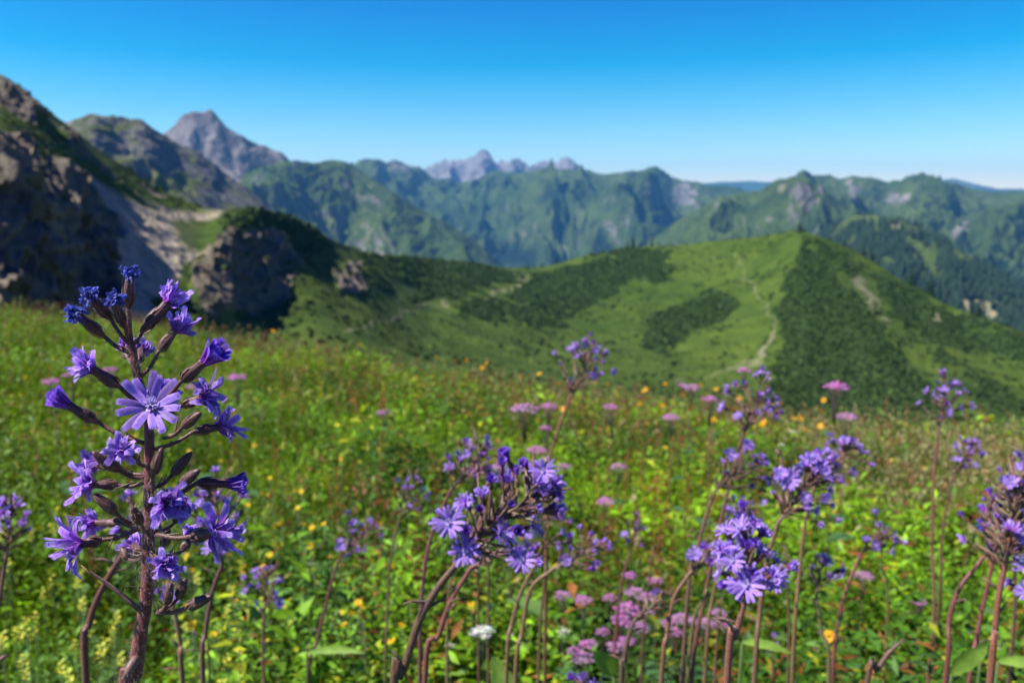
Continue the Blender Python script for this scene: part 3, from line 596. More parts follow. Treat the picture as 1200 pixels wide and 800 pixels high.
# pale and reddish grass heads towards the brow
def strawz(x, y, px, py, rg):
    t = rg / np.interp(np.arctan2(x, y), AZB[:, 0], AZB[:, 1]); return np.clip(smooth(.6, .98, t) * .55 + smooth(930, 1050, px) * smooth(3.5, 5, rg) * .9 + .06, 0, 1)
x, y, z, L, a, bd, px, r = blades('seeding_grass', 15000, 2.2, 9, 33, .46, .0008, 'tall pale and reddish seeding grass along the meadow brow',
       lambda x, y, px, r, n_: np.where(r.random((n_, 1)) < .35 + .3 * (px[:, None] < 900), (.30, .15, .08), (.33, .33, .14)) * r.uniform(.7, 1.3, (n_, 1)), zone_fn=strawz)
n_ = len(x); k = 9; tt = 1 - r.random((n_, k)) ** 1.3 * .3
X_ = x[:, None] + np.cos(a)[:, None] * (L * bd)[:, None] * tt ** 2; Y_ = y[:, None] + np.sin(a)[:, None] * (L * bd)[:, None] * tt ** 2; Z_ = z[:, None] + L[:, None] * tt * (1 - .35 * bd[:, None] * tt)
c_ = np.stack([X_, Y_, Z_], -1) + r.normal(0, .007, (n_, k, 3)); e1 = r.normal(0, 1, (n_, k, 3)) * .0045; e2 = r.normal(0, 1, (n_, k, 3)) * .0045; e2[..., 2] += .008
V = np.stack([c_ - e2, c_ + e1, c_ + e2, c_ - e1], 2).reshape(-1, 3)
cc = np.where(r.random((n_, 1)) < .3 + .35 * (px[:, None] < 900), (.30, .15, .08), (.40, .38, .17)) * r.uniform(.6, 1.3, (n_, 1)); cc = np.repeat(cc, k * 4, 0)
o = link(bpy.data.objects.new('seed_heads', np_mesh('seed_heads', V, [np.arange(len(V)).reshape(-1, 4)], cc, [M_grass], False)))
tag(o, 'loose pale and reddish seed heads of the meadow grass', 'seed heads', kind='stuff')
# ------------------------------------------------------------------ flower heads
V_BASE = (.46, .10, .44); V_MID = (.36, .16, .62); V_TIP = (.42, .30, .78); V_DARK = (.045, .022, .24); V_WITH = (.05, .065, .30)
BR = (.085, .028, .03); BR2 = (.20, .085, .075); BRG = (.17, .13, .045)
def lerp3(a, b, t): return tuple(a[i] * (1 - t) + b[i] * t for i in range(3))
def petal(mb, r, L, W, az, th0, kap, z0, rho0, nseg=6, teeth=True, c0=V_BASE, c1=V_MID, c2=V_TIP, twist=0, wav=0, cup=.25):
    """strap shaped ray floret; th0 = angle from the axis, kap = bend over its length"""
    e = Vector((math.cos(az), math.sin(az), 0)); s = Vector((-math.sin(az), math.cos(az), 0)); zz = Vector((0, 0, 1))
    p = e * rho0 + zz * z0; th = th0; vs = []; cs = []; fs = []; ph = r.uniform(0, 6); ds = L / nseg; br = r.uniform(.6, 1.45)
    for i in range(nseg + 1):
        t = i / nseg; d = e * math.sin(th) + zz * math.cos(th); nrm = e * math.cos(th) - zz * math.sin(th)
        tw = twist * t + wav * math.sin(ph + t * 7) * .4; sd_ = s * math.cos(tw) + nrm * math.sin(tw); nn = nrm * math.cos(tw) - s * math.sin(tw)
        w_ = W * .5 * (.38 + .75 * math.sin(min(1, .25 + t * .85) * math.pi * .62)) * (1 if t < .95 else .92)
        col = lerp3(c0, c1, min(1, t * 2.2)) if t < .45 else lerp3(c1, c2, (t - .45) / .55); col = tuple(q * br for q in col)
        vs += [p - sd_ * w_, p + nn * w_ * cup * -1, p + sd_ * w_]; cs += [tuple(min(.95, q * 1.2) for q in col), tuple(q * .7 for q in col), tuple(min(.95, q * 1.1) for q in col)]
        if i < nseg:
            b = 3 * i; fs += [(b, b + 1, b + 4, b + 3), (b + 1, b + 2, b + 5, b + 4)]
            p = p + d * ds + s * wav * ds * .35 * math.sin(ph * 1.7 + t * 5); th += kap / nseg + wav * .55 * math.sin(ph + t * 9) / nseg * 3
    if teeth:
        b = 3 * nseg; A, B = vs[b], vs[b + 2]; k = len(vs); m = []
        for j in range(9):
            u = j / 8; q = A.lerp(B, u); ext = (.13 * L if j % 2 == 0 else .03 * L) * (1 if 0 < j < 8 else .7)
            vs.append(q + d * ext); cs.append(tuple(x * 1.05 for x in col)); m.append(k + j)
        fs.append(tuple([b, b + 1, b + 2] + m[::-1]))
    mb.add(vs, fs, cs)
def florets(seed, kind, L, hi=True, rho=.0016, z0=0.0):
    """coloured part of a head, its base at the origin, axis along +Z"""
    r = random.Random(seed); mb = MB(); ns = 6 if hi else 3; te = hi
    def P_(n_, **k):
        for i in range(n_):
            kk = dict(k); f = i / n_
            petal(mb, r, L * r.uniform(*kk.pop('l')), kk.pop('w') * r.uniform(.85, 1.15), i * 2.39996 + r.uniform(-.25, .25), math.radians(r.uniform(*kk.pop('th'))), math.radians(r.uniform(*kk.pop('k'))),
                  z0 - L * .12, rho * r.uniform(.4, 1), ns, te, twist=r.uniform(-1, 1) * kk.pop('tw', .2), wav=kk.pop('wv', 0) * r.uniform(.4, 1.4), **kk)
    if kind == 'star':
        npt = 14 if seed < 300 else 19
        for i in range(npt):
            petal(mb, r, L * r.uniform(.85, 1.08), .0026 if seed < 300 else .0020, i * 6.283 / npt + r.uniform(-.13, .13), math.radians(r.uniform(38, 60)), math.radians(r.uniform(25, 42)), z0 - L * .1, rho, ns, te, c0=(.48, .38, .74), c1=(.38, .23, .72), c2=(.34, .20, .70), twist=r.uniform(-.25, .25))
        for i in range(12):
            petal(mb, r, L * r.uniform(.22, .36), .0014, i * 2.4, math.radians(r.uniform(5, 50)), .5, z0, rho * .4, 3, False, c0=(.6, .5, .75), c1=(.55, .45, .8), c2=(.5, .4, .8))
        for i in range(14):
            a = i * 2.4; t = r.uniform(.1, .6); d = Vector((math.cos(a) * t, math.sin(a) * t, 1)).normalized(); q = Vector((0, 0, z0))
            tube(mb, [q, q + d * L * .28, q + d * L * .42 + Vector((math.cos(a), math.sin(a), 0)) * .0006], [.00022, .0003, .0001], 4, (.65, .6, .85), cap=False)
    elif kind == 'cone': P_(24 if hi else 14, l=(.85, 1.05), w=.0026, th=(3, 20), k=(2, 18), tw=.35, c1=(.28, .07, .50), c2=(.24, .12, .64))
    elif kind == 'tuft': P_(30 if hi else 14, l=(.5, 1.1), w=.0023, th=(2, 34), k=(-20, 75), tw=1.3, wv=1.1)
    elif kind == 'droop': P_(24 if hi else 12, l=(.55, 1.2), w=.0024, th=(6, 48), k=(-10, 110), tw=1.0, wv=.9)
    elif kind == 'withered':
        P_(46 if hi else 16, l=(.5, 1.2), w=.0011 if hi else .0018, th=(5, 65), k=(-150, 230), tw=2.5, wv=1.6, c0=(.10, .06, .30), c1=V_WITH, c2=(.10, .14, .48))
        if hi: P_(16, l=(.4, .8), w=.0007, th=(0, 40), k=(-90, 160), tw=3, wv=1.5, c0=(.3, .2, .5), c1=(.4, .35, .6), c2=(.35, .38, .7))
    return mb.mesh('petals', [M_petal])
def involucre(seed, L, R, kind='open', hi=True, hairs=0, green=.15):
    """bract covered cup, base at the origin"""
    r = random.Random(seed); mb = MB(); nr_, ns = (13, 28) if hi else (6, 9); vs = []; cs = []
    for i in range(nr_ + 1):
        t = i / nr_
        if kind == 'bud': pr = .34 + .78 * math.sin(min(1, t * 1.02) ** .62 * math.pi) ** .75 if 0 < t < 1 else (.34 if t == 0 else .10)
        else: pr = .30 + .80 * math.sin(min(1, t / .55) * math.pi / 2) - .34 * smooth(.3, .8, t) + .08 * smooth(.85, 1, t)
        for j in range(ns):
            a = 2 * math.pi * j / ns; rid = .075 * abs(math.cos(a * 4 + seed)) ** .6 + .035 * math.sin(a * 9 + t * 3)
            rr_ = R * float(pr) * (1 + rid - .04); vs.append(Vector((math.cos(a) * rr_, math.sin(a) * rr_, L * t)))
            k_ = .5 + .5 * math.cos(a * 8 + seed * 1.3); c = lerp3(BR, BR2, k_ ** 3 * .8); c = lerp3(c, BRG, green * (1 - t) * (.5 + .5 * math.sin(a * 3 + seed))); cs.append(tuple(q * r.uniform(.8, 1.2) for q in c))
    fs = [(i * ns + j, i * ns + (j + 1) % ns, (i + 1) * ns + (j + 1) % ns, (i + 1) * ns + j) for i in range(nr_) for j in range(ns)] + [tuple(range(nr_ * ns, nr_ * ns + ns)), tuple(reversed(range(ns)))]
    mb.add(vs, fs, cs)
    # loose outer bracts hugging the base
    for i in range(10 if hi else 4):
        a = i * 2.4 + r.uniform(-.2, .2); l = L * r.uniform(.3, .62) * (1 if i < 6 else 1.25); z = L * r.uniform(-.04, .12); w_ = R * r.uniform(.22, .34); e = Vector((math.cos(a), math.sin(a), 0)); s = Vector((-math.sin(a), math.cos(a), 0))
        pts = [(e * R * .5 + Vector((0, 0, z)), .5), (e * R * 1.12 + Vector((0, 0, z + l * .4)), 1), (e * R * 1.16 + Vector((0, 0, z + l * .75)), .7), (e * R * 1.2 + Vector((0, 0, z + l)), .06)]
        c = lerp3(BR, BR2, r.random()); c = lerp3(c, BRG, green * r.random()); v2 = []
        for p, k_ in pts: v2 += [p - s * w_ * k_, p + e * R * .09 * k_, p + s * w_ * k_]
        mb.add(v2, [f for q in range(3) for f in ((3 * q, 3 * q + 1, 3 * q + 4, 3 * q + 3), (3 * q + 1, 3 * q + 2, 3 * q + 5, 3 * q + 4))], c)
    for i in range(hairs):
        a = r.uniform(0, 6.283); z = L * r.uniform(0, .9); e = Vector((math.cos(a), math.sin(a), r.uniform(-.1, .7))).normalized(); s = Vector((-e.y, e.x, 0)).normalized(); p = Vector((math.cos(a), math.sin(a), 0)) * R * .95 + Vector((0, 0, z)); l = r.uniform(.0006, .0016)
        mb.add([p - s * .00005, p + s * .00005, p + e * l], [(0, 1, 2)], (.5, .38, .33), 1)
    return mb.mesh('flower_head' if kind != 'bud' else 'bud', [M_bract, M_hair])
def place(name, me, parent, p, d, root, scale=1.0, spin=0.0):
    o = bpy.data.objects.new(name, me); q = Vector(d).normalized().to_track_quat('Z', 'X') @ Quaternion((0, 0, 1), spin)
    o.rotation_mode = 'QUATERNION'; o.rotation_quaternion = q; o.location = p - root if parent and root is not None else p; o.scale = (scale,) * 3
    return link(o, parent)
def leaf_strip(mb, p, d, L, W, up=Vector((0, 0, 1)), droop=.5, col=(.10, .19, .04), n=6, fold=.3, mi=0, wave=0):
    """a lance shaped leaf bending down along its length"""
    d = Vector(d).normalized(); s = d.cross(up); s = s.normalized() if s.length > 1e-3 else Vector((1, 0, 0)); vs = []; fs = []; cs = []
    for i in range(n + 1):
        t = i / n; u = s.cross(d).normalized(); w_ = W * .5 * math.sin(math.pi * min(1, .06 + t * .94)) ** .8 * (1 + wave * math.sin(t * 23))
        vs += [p - s * w_ + u * w_ * fold, p, p + s * w_ + u * w_ * fold]; cs += [col, tuple(q * 1.15 for q in col), col]
        if i < n: fs += [(3 * i, 3 * i + 1, 3 * i + 4, 3 * i + 3), (3 * i + 1, 3 * i + 2, 3 * i + 5, 3 * i + 4)]
        p = p + d * L / n; d = (d - Vector((0, 0, 1)) * droop / n).normalized()
    mb.add(vs, fs, cs, mi)
STEMC = (.15, .048, .036); STEMC2 = (.17, .085, .045)
# ------------------------------------------------------------------ the flower in focus
D0 = .335; S0 = D0 / F
def Q(px, py, dz=0.0): return P(px, py, D0 + dz)
def gz(x, y): return float(ground_z(np.array([x]), np.array([y]))[0])
b0 = Q(156, 800); b1 = Q(140, 930); foot = Vector((b1.x - .012, b1.y + .01, 0)); foot.z = gz(foot.x, foot.y)
root = foot.copy(); t0 = empty('purple_wildflower', root)
tag(t0, 'tall sharply focused violet wildflower with one open star bloom and hairy dark red stem', 'flower')
mb = MB()
spx = [(150, 361), (151, 372), (152, 395), (156, 412), (161, 440), (167, 460), (174, 500), (175, 530), (175, 580), (174, 640), (172, 695), (165, 740), (158, 790)]
sw = [1.6, 2.6, 3.4, 4.0, 4.5, 4.7, 5.2, 5.6, 5.9, 6.7, 7.1, 7.5, 7.8]
mids = spline([Q(*p) - root for p in spx], 60); rads = list(np.interp(np.linspace(0, len(sw) - 1, 60), range(len(sw)), sw) * S0 * 1.04)
low = spline([Q(158, 790) - root, Q(148, 850) - root, b1 - root + Vector((-.004, .004, -.2)), Vector((0, 0, 0))], 30)
for k in range(len(mids)): rads[k] *= 1 + .035 * math.sin(k * 2.1) + (.18 if k in (59,) else 0)
tube(mb, mids + low[1:], rads + [S0 * 8.0] * 29, 18, (.17, .034, .030))
def pedicel(pts, r0, r1, col=STEMC):
    q = spline([p - root for p in pts], 9); tube(mb, q, [r0 + (r1 - r0) * i / 8 for i in range(9)], 9, col)
rh = random.Random(5)
def fil(p, d, l, w=.00035, c=(.19, .13, .07), bend=None):
    bend = bend or Vector((rh.uniform(-1, 1), rh.uniform(-1, 1), rh.uniform(-.5, 1))) * .4; q = [p, p + d * l * .5 + bend * l * .12, p + d * l + bend * l * .4]
    tube(mb, spline(q, 6), [w, w * .9, w * .8, w * .6, w * .4, w * .15], 5, c)
# kind, base(px,py), involucre tip, depth of base, depth of tip, floret length px, petal kind, where the stalk leaves the stem
HEADS = [
 ('o', (150, 361), (153, 322), 0, -.003, 15, 'withered', None, 6.6),
 ('o', (147, 384), (134, 352), -.006, -.012, 14, 'withered', (151, 398), 5.6),
 ('o', (130, 374), (106, 347), -.004, -.012, 15, 'withered', (153, 404), 6.2),
 ('o', (122, 394), (90, 369), .0, -.006, 18, 'withered', (157, 415), 6.4),
 ('o', (166, 389), (196, 355), .004, .008, 33, 'tuft', (154, 404), 6.6),
 ('o', (186, 412), (205, 387), .0, .004, 33, 'tuft', (163, 444), 5.6),
 ('o', (212, 447), (238, 425), -.008, -.012, 37, 'cone', (176, 480), 6.6),
 ('o', (214, 475), (238, 465), .0, -.002, 33, 'droop', (175, 490), 5.6),
 ('b', (214, 500), (236, 483), -.004, -.007, 0, '', (192, 513), 5.8),
 ('o', (226, 506), (256, 500), .0, .004, 33, 'droop', (178, 527), 5.6),
 ('o', (139, 452), (109, 433), -.004, -.010, 32, 'tuft', (169, 472), 6.6),
 ('o', (114, 494), (82, 476), .0, -.004, 31, 'cone', (172, 520), 6.4),
 ('o', (150, 420), (147, 409), .012, .018, 18, 'tuft', (158, 424), 5.0),
 ('o', (163, 424), (165, 410), .012, .020, 17, 'droop', (163, 440), 5.0),
 ('o', (196, 472), (192, 462), .012, .016, 26, 'droop', (176, 490), 5.6),
 ('o', (158, 538), (146, 528), -.010, -.020, 24, 'droop', (174, 545), 6.4),
 ('b', (140, 551), (108, 529), -.004, -.010, 0, '', (172, 560), 6.4),
 ('o', (131, 546), (112, 545), .004, .008, 22, 'droop', (172, 556), 4.6),
 ('o', (139, 568), (108, 567), .0, -.003, 33, 'droop', (172, 564), 5.8),
 ('b', (135, 600), (110, 578), -.006, -.008, 0, '', (158, 614), 6.2),
 ('b', (165, 613), (155, 594), -.012, -.018, 0, '', (172, 622), 5.8),
 ('o', (142, 612), (112, 612), .006, .010, 25, 'droop', (172, 618), 4.8),
 ('o', (120, 632), (95, 637), -.003, -.006, 40, 'droop', (165, 618), 6.4),
 ('o', (165, 648), (157, 640), .014, .022, 26, 'tuft', (174, 650), 5.6),
 ('b', (180, 556), (190, 524), -.009, -.010, 0, '', (175, 566), 5.6),
 ('b', (202, 556), (225, 529), .004, .006, 0, '', (178, 572), 6.0),
 ('b', (211, 568), (234, 550), -.006, -.010, 0, '', (180, 590), 6.2),
 ('o', (230, 566), (264, 566), .006, .008, 30, 'cone', (178, 590), 6.6),
 ('o', (192, 578), (196, 588), -.014, -.026, 26, 'droop', (177, 586), 6.6),
 ('o', (205, 583), (212, 592), -.010, -.022, 22, 'tuft', (180, 590), 6.2),
 ('o', (226, 628), (250, 624), -.004, -.010, 38, 'droop', (180, 625), 7.4),
 ('o', (187, 655), (192, 662), -.010, -.018, 26, 'tuft', (175, 645), 6.4),
 ('b', (195, 708), (201, 682), -.004, -.006, 0, '', (184, 716), 5.2),
 ('b', (209, 700), (218, 677), -.002, -.004, 0, '', (184, 716), 5.6),
 ('b', (220, 711), (250, 697), -.004, -.006, 0, '', (182, 717), 6.6),
 ('b', (192, 640), (198, 618), .004, .006, 0, '', (178, 650), 5.6),
 ('b', (150, 655), (142, 640), .010, .012, 0, '', (172, 650), 5.0),
 ('o', (214, 645), (222, 632), .012, .016, 22, 'tuft', (180, 652), 5.4),
 ('b', (205, 612), (212, 596), .006, .010, 0, '', (180, 622), 5.4)]
for i, (kd, pb, pt, db, dt, fl, fk, att, rp) in enumerate(HEADS):
    A = Q(*pb, db); B = Q(*pt, dt); d = B - A; L = d.length; R_ = rp * S0
    if att is not None:
        S_ = Q(*att); m_ = S_.lerp(A, .55) + Vector((0, 0, -.0012)); pedicel([S_, m_, A, A + d * .06], R_ * .42, R_ * .36, (.12, .04, .035))
        for q in range(2): fil(S_.lerp(A, rh.uniform(.2, .7)) - root, (d.normalized() + Vector((rh.uniform(-1, 1), rh.uniform(-1, .5), rh.uniform(-1, .6))) * .7).normalized(), rh.uniform(.003, .008))
    me = involucre(100 + i, L * (1 if kd == 'b' else 1.06), R_ * (.92 if kd == 'b' else 1.0), 'bud' if kd == 'b' else 'open', True, 130, green=.3 if kd == 'b' else .2)
    h = place('bud' if kd == 'b' else 'flower_head', me, t0, A, d, root)
    if fl:
        pe = bpy.data.objects.new('petals', florets(200 + i, fk, fl * S0 * .93, True, rho=R_ * .42)); pe.location = (0, 0, L); link(pe, h)
        if fk == 'withered': pe['label'] = 'shrivelled dark blue florets'
# the open star, facing the lens
A = Q(181, 492, -.004); B = Q(177, 483, -.019); d = B - A
h = place('flower_head', involucre(77, .012, 5.6 * S0, 'open', True, 60), t0, B - d.normalized() * .012, d + Vector((0, 0, .0035)), root)
pedicel([Q(175, 505), Q(179, 500, -.004), B - d.normalized() * .012], .0009, .0009)
pe = bpy.data.objects.new('petals', florets(78, 'star', 33 * S0, True, rho=.0016)); pe.location = (0, 0, .0125); pe['label'] = 'open violet star of toothed petals facing the viewer'; link(pe, h)
# dry bract at lower left, cut stub and small side twigs
fil(Q(166, 716, -.006) - root, (Q(94, 653, -.012) - Q(166, 716, -.006)).normalized(), (Q(94, 653, -.012) - Q(166, 716, -.006)).length, .0011, (.17, .09, .06), Vector((0, 0, -.25)))
tube(mb, [Q(163, 764) - root, Q(154, 780, -.004) - root, Q(146, 796, -.006) - root], [.0014, .0019, .0013], 10, (.16, .09, .07))
for a in range(26):
    y = rh.uniform(395, 720); x = float(np.interp(y, [p[1] for p in spx], [p[0] for p in spx])); fil(Q(x, y) - root, Vector((rh.uniform(-1, 1), rh.uniform(-1, .3), rh.uniform(-.2, .9))).normalized(), rh.uniform(.004, .010), .00028)
# fine glandular hairs
allp = mids
for i in range(5200):
    u = rh.random() * (len(allp) - 2); k = int(u); p = allp[k].lerp(allp[k + 1], u - k); a = rh.uniform(0, 6.283); tdir = (allp[k + 1] - allp[k]).normalized(); e = (Vector((math.cos(a), math.sin(a), 0)) - tdir * 0).normalized()
    s = e.cross(tdir).normalized(); q = p + e * rads[k] * .97; l = rh.uniform(.0007, .0022); dd = (e + Vector((0, 0, rh.uniform(-.3, .4)))).normalized()
    mb.add([q - s * .00005, q + s * .00005, q + dd * l], [(0, 1, 2)], (.5, .38, .33), 1)
for (hx_, hy_, n_, w_) in ((172, 655, 700, .010), (150, 788, 260, .006), (198, 668, 300, .006), (176, 566, 250, .006), (176, 612, 350, .008)):
    for i in range(n_):
        c_ = Q(hx_, hy_, -.004) - root; o_ = Vector([rh.gauss(0, .45) for _ in range(3)]); p = c_ + o_ * w_; e = (o_ + Vector((rh.uniform(-.5, .5), 0, rh.uniform(-.5, .5)))).normalized(); s = e.cross(Vector((0, 1, .1))).normalized()
        mb.add([p - s * .00006, p + s * .00006, p + e * rh.uniform(.001, .0028)], [(0, 1, 2)], (.36, .25, .26), 1)
link(bpy.data.objects.new('stem', mb.mesh('stem', [M_stem, M_hair])), t0)
for k in range(4):
    mb = MB(); a = k * 2.3; leaf_strip(mb, Vector((0, 0, 0)), Vector((math.cos(a), math.sin(a), .5)), .10, .04, droop=.9, col=(.10, .2, .05), wave=.2)
    lf = bpy.data.objects.new('leaf', mb.mesh('leaf', [M_leaf])); lf.location = low[16 + k * 3]; link(lf, t0)
# ------------------------------------------------------------------ the other violet plants
LIB = []
for i, (k, L) in enumerate([('tuft', .0105), ('droop', .0115), ('cone', .0105), ('star', .0125), ('tuft', .009), ('withered', .008), ('droop', .0105), ('star', .0115)]):
    LIB.append((involucre(400 + i, .0105, .0021, 'open', False), florets(500 + i, k, L, False, rho=.001), k))
HILIB = [(involucre(440 + i, .0108, .0021, 'open', True, 0), florets(540 + i, k, L, True, rho=.001), k) for i, (k, L) in enumerate([('tuft', .0105), ('droop', .012), ('star', .0135), ('cone', .011)])]
BUDS = [involucre(460 + i, .010, .0022, 'bud', False, 0, green=.6) for i in range(3)]
lm_ = MB(); leaf_strip(lm_, Vector((0, 0, 0)), Vector((1, 0, .5)), .09, .035, droop=.9, col=(.12, .22, .05), wave=.25); LEAF = lm_.mesh('leaf', [M_leaf])
def wildflower(seed, d, axis, stem, rad, nh, label, group=None, openf=.75, shaded=False, hi=False, hs=1.0, budf=None, thick=1.0, sdepth=0.0, stars=(), brown=0, leafy=1):
    """axis: photo positions of the flowering top (bottom to tip); stem: photo positions from its top down; d: distance"""
    r = random.Random(seed); ax = [P(x, y, d) for x, y in axis]; st = [P(x, y, d + sdepth * i / max(1, len(stem) - 1)) for i, (x, y) in enumerate(stem)]
    last = st[-1]; g = Vector((last.x + (last.x - st[-2].x) * .5 if len(st) > 1 else last.x, last.y + .02, 0)); g.z = gz(g.x, g.y) - .01
    root = g.copy(); o = empty('purple_wildflower', root); tag(o, label, 'flower', group)
    mb = MB(); path = spline([g, g.lerp(last, .5) + Vector((r.uniform(-.01, .01), 0, 0))] + st[::-1], 26); apath = spline(ax, 14) if len(ax) > 1 else [ax[0]] * 14
    full = [p - root for p in path + apath]; R0 = .0027 * thick; n_ = len(full)
    rr_ = [R0 * (1.15 - .35 * i / 26) if i < 26 else R0 * .8 * (1 - .7 * (i - 26) / 14) for i in range(n_)]
    sc_ = tuple(q * r.uniform(.75, 1.35) for q in (STEMC if r.random() < .6 else STEMC2)); tube(mb, full, rr_, 10, sc_, col2=tuple(q * .75 for q in sc_))
    nh = int(nh * 1.62); W_ = rad * 1.3 / F * d; dirA = (apath[-1] - apath[0]).normalized() if (apath[-1] - apath[0]).length > 1e-4 else Vector((0, 0, 1)); side = dirA.cross(Vector((0, 1, 0))).normalized(); dep = dirA.cross(side).normalized()
    ncl = max(3, nh // 4)
    for i in range(nh):
        u = (i % ncl + .5) / ncl * .95 + r.uniform(-.06, .10); u = min(1, max(0, u)); k = min(12, int(u * 13)); p = apath[k].lerp(apath[k + 1], u * 13 - k)
        a = (i % ncl) * 2.4 + r.uniform(-.75, .75) + i // ncl * .5; out = side * math.cos(a) + dep * math.sin(a); prof = (.55 + .6 * math.sin(math.pi * min(1, (u + .12)))) * (1 - .45 * u)
        rl = W_ * prof * r.uniform(.45, 1.1); dr = (out + dirA * r.uniform(.3, 1.1) + Vector((0, 0, .25))).normalized()
        hd = p + dr * max(.004, rl - .012) ; A = hd; m_ = p.lerp(A, .5) - Vector((0, 0, .0015)); hdir = (dr + Vector((r.uniform(-.5, .5), r.uniform(-.6, .2), r.uniform(-.3, .5)))).normalized()
        tube(mb, [p - root, m_ - root, A - root], [R0 * .32, R0 * .26, R0 * .24], 6, (.15, .06, .045))
        s = hs * r.uniform(.56, .92)
        if r.random() < openf * .9:
            lib = (HILIB if hi else LIB); q = r.choice(lib); h = place('flower_head', q[0], o, A, hdir, root, s, r.uniform(0, 6)); pe = bpy.data.objects.new('petals', q[1]); pe.location = (0, 0, .0105); link(pe, h)
        else: place('bud', r.choice(BUDS), o, A, hdir, root, s, r.uniform(0, 6))
    for (sx_, sy_, ss_) in stars:
        A = P(sx_, sy_, d - .02); k = min(range(14), key=lambda q: (apath[q] - A).length); hd = (EYE - A).normalized() + Vector((-.15, 0, .35)); tube(mb, [apath[k] - root, A - hd.normalized() * .011 - root], [R0 * .35, R0 * .3], 6, (.15, .06, .045))
        h = place('flower_head', HILIB[2][0], o, A - hd.normalized() * .0105, hd, root, ss_, 1.0); pe = bpy.data.objects.new('petals', HILIB[2][1]); pe.location = (0, 0, .0105); link(pe, h)
    # dry bracts and brown spent cups among the blooms
    for i in range(nh // 2 + brown * 2):
        k = r.randrange(0, 13); p = apath[k]; dd = (side * r.uniform(-1, 1) + dep * r.uniform(-1, 1) + dirA * .6).normalized(); l = W_ * r.uniform(.2, .6)
        tube(mb, [p - root, p + dd * l * .6 - root, p + dd * l - root], [R0 * .25, R0 * .5, R0 * .1], 5, r.choice([(.17, .09, .055), (.13, .05, .045), (.2, .15, .07)]))
    for k_ in range(3):
        q = path[r.randrange(12, 25)]; dd = Vector((r.uniform(-1, 1), r.uniform(-.6, .6), r.uniform(.2, .8))).normalized(); tube(mb, [q - root, q + dd * .012 - root, q + dd * .02 + Vector((0, 0, -.003)) - root], [R0 * .4, R0 * .35, R0 * .1], 5, (.15, .07, .05))
    link(bpy.data.objects.new('stem', mb.mesh('stem', [M_stem])), o)
    if leafy:
        for k_ in range(3):
            q = path[3 + k_ * 2]; a = r.uniform(0, 6.28); lf = bpy.data.objects.new('leaf', LEAF); lf.location = q - root; lf.rotation_euler = (r.uniform(-.3, .3), r.uniform(-.3, .3), a); lf.scale = (r.uniform(.8, 1.1),) * 3; link(lf, o)
    return o
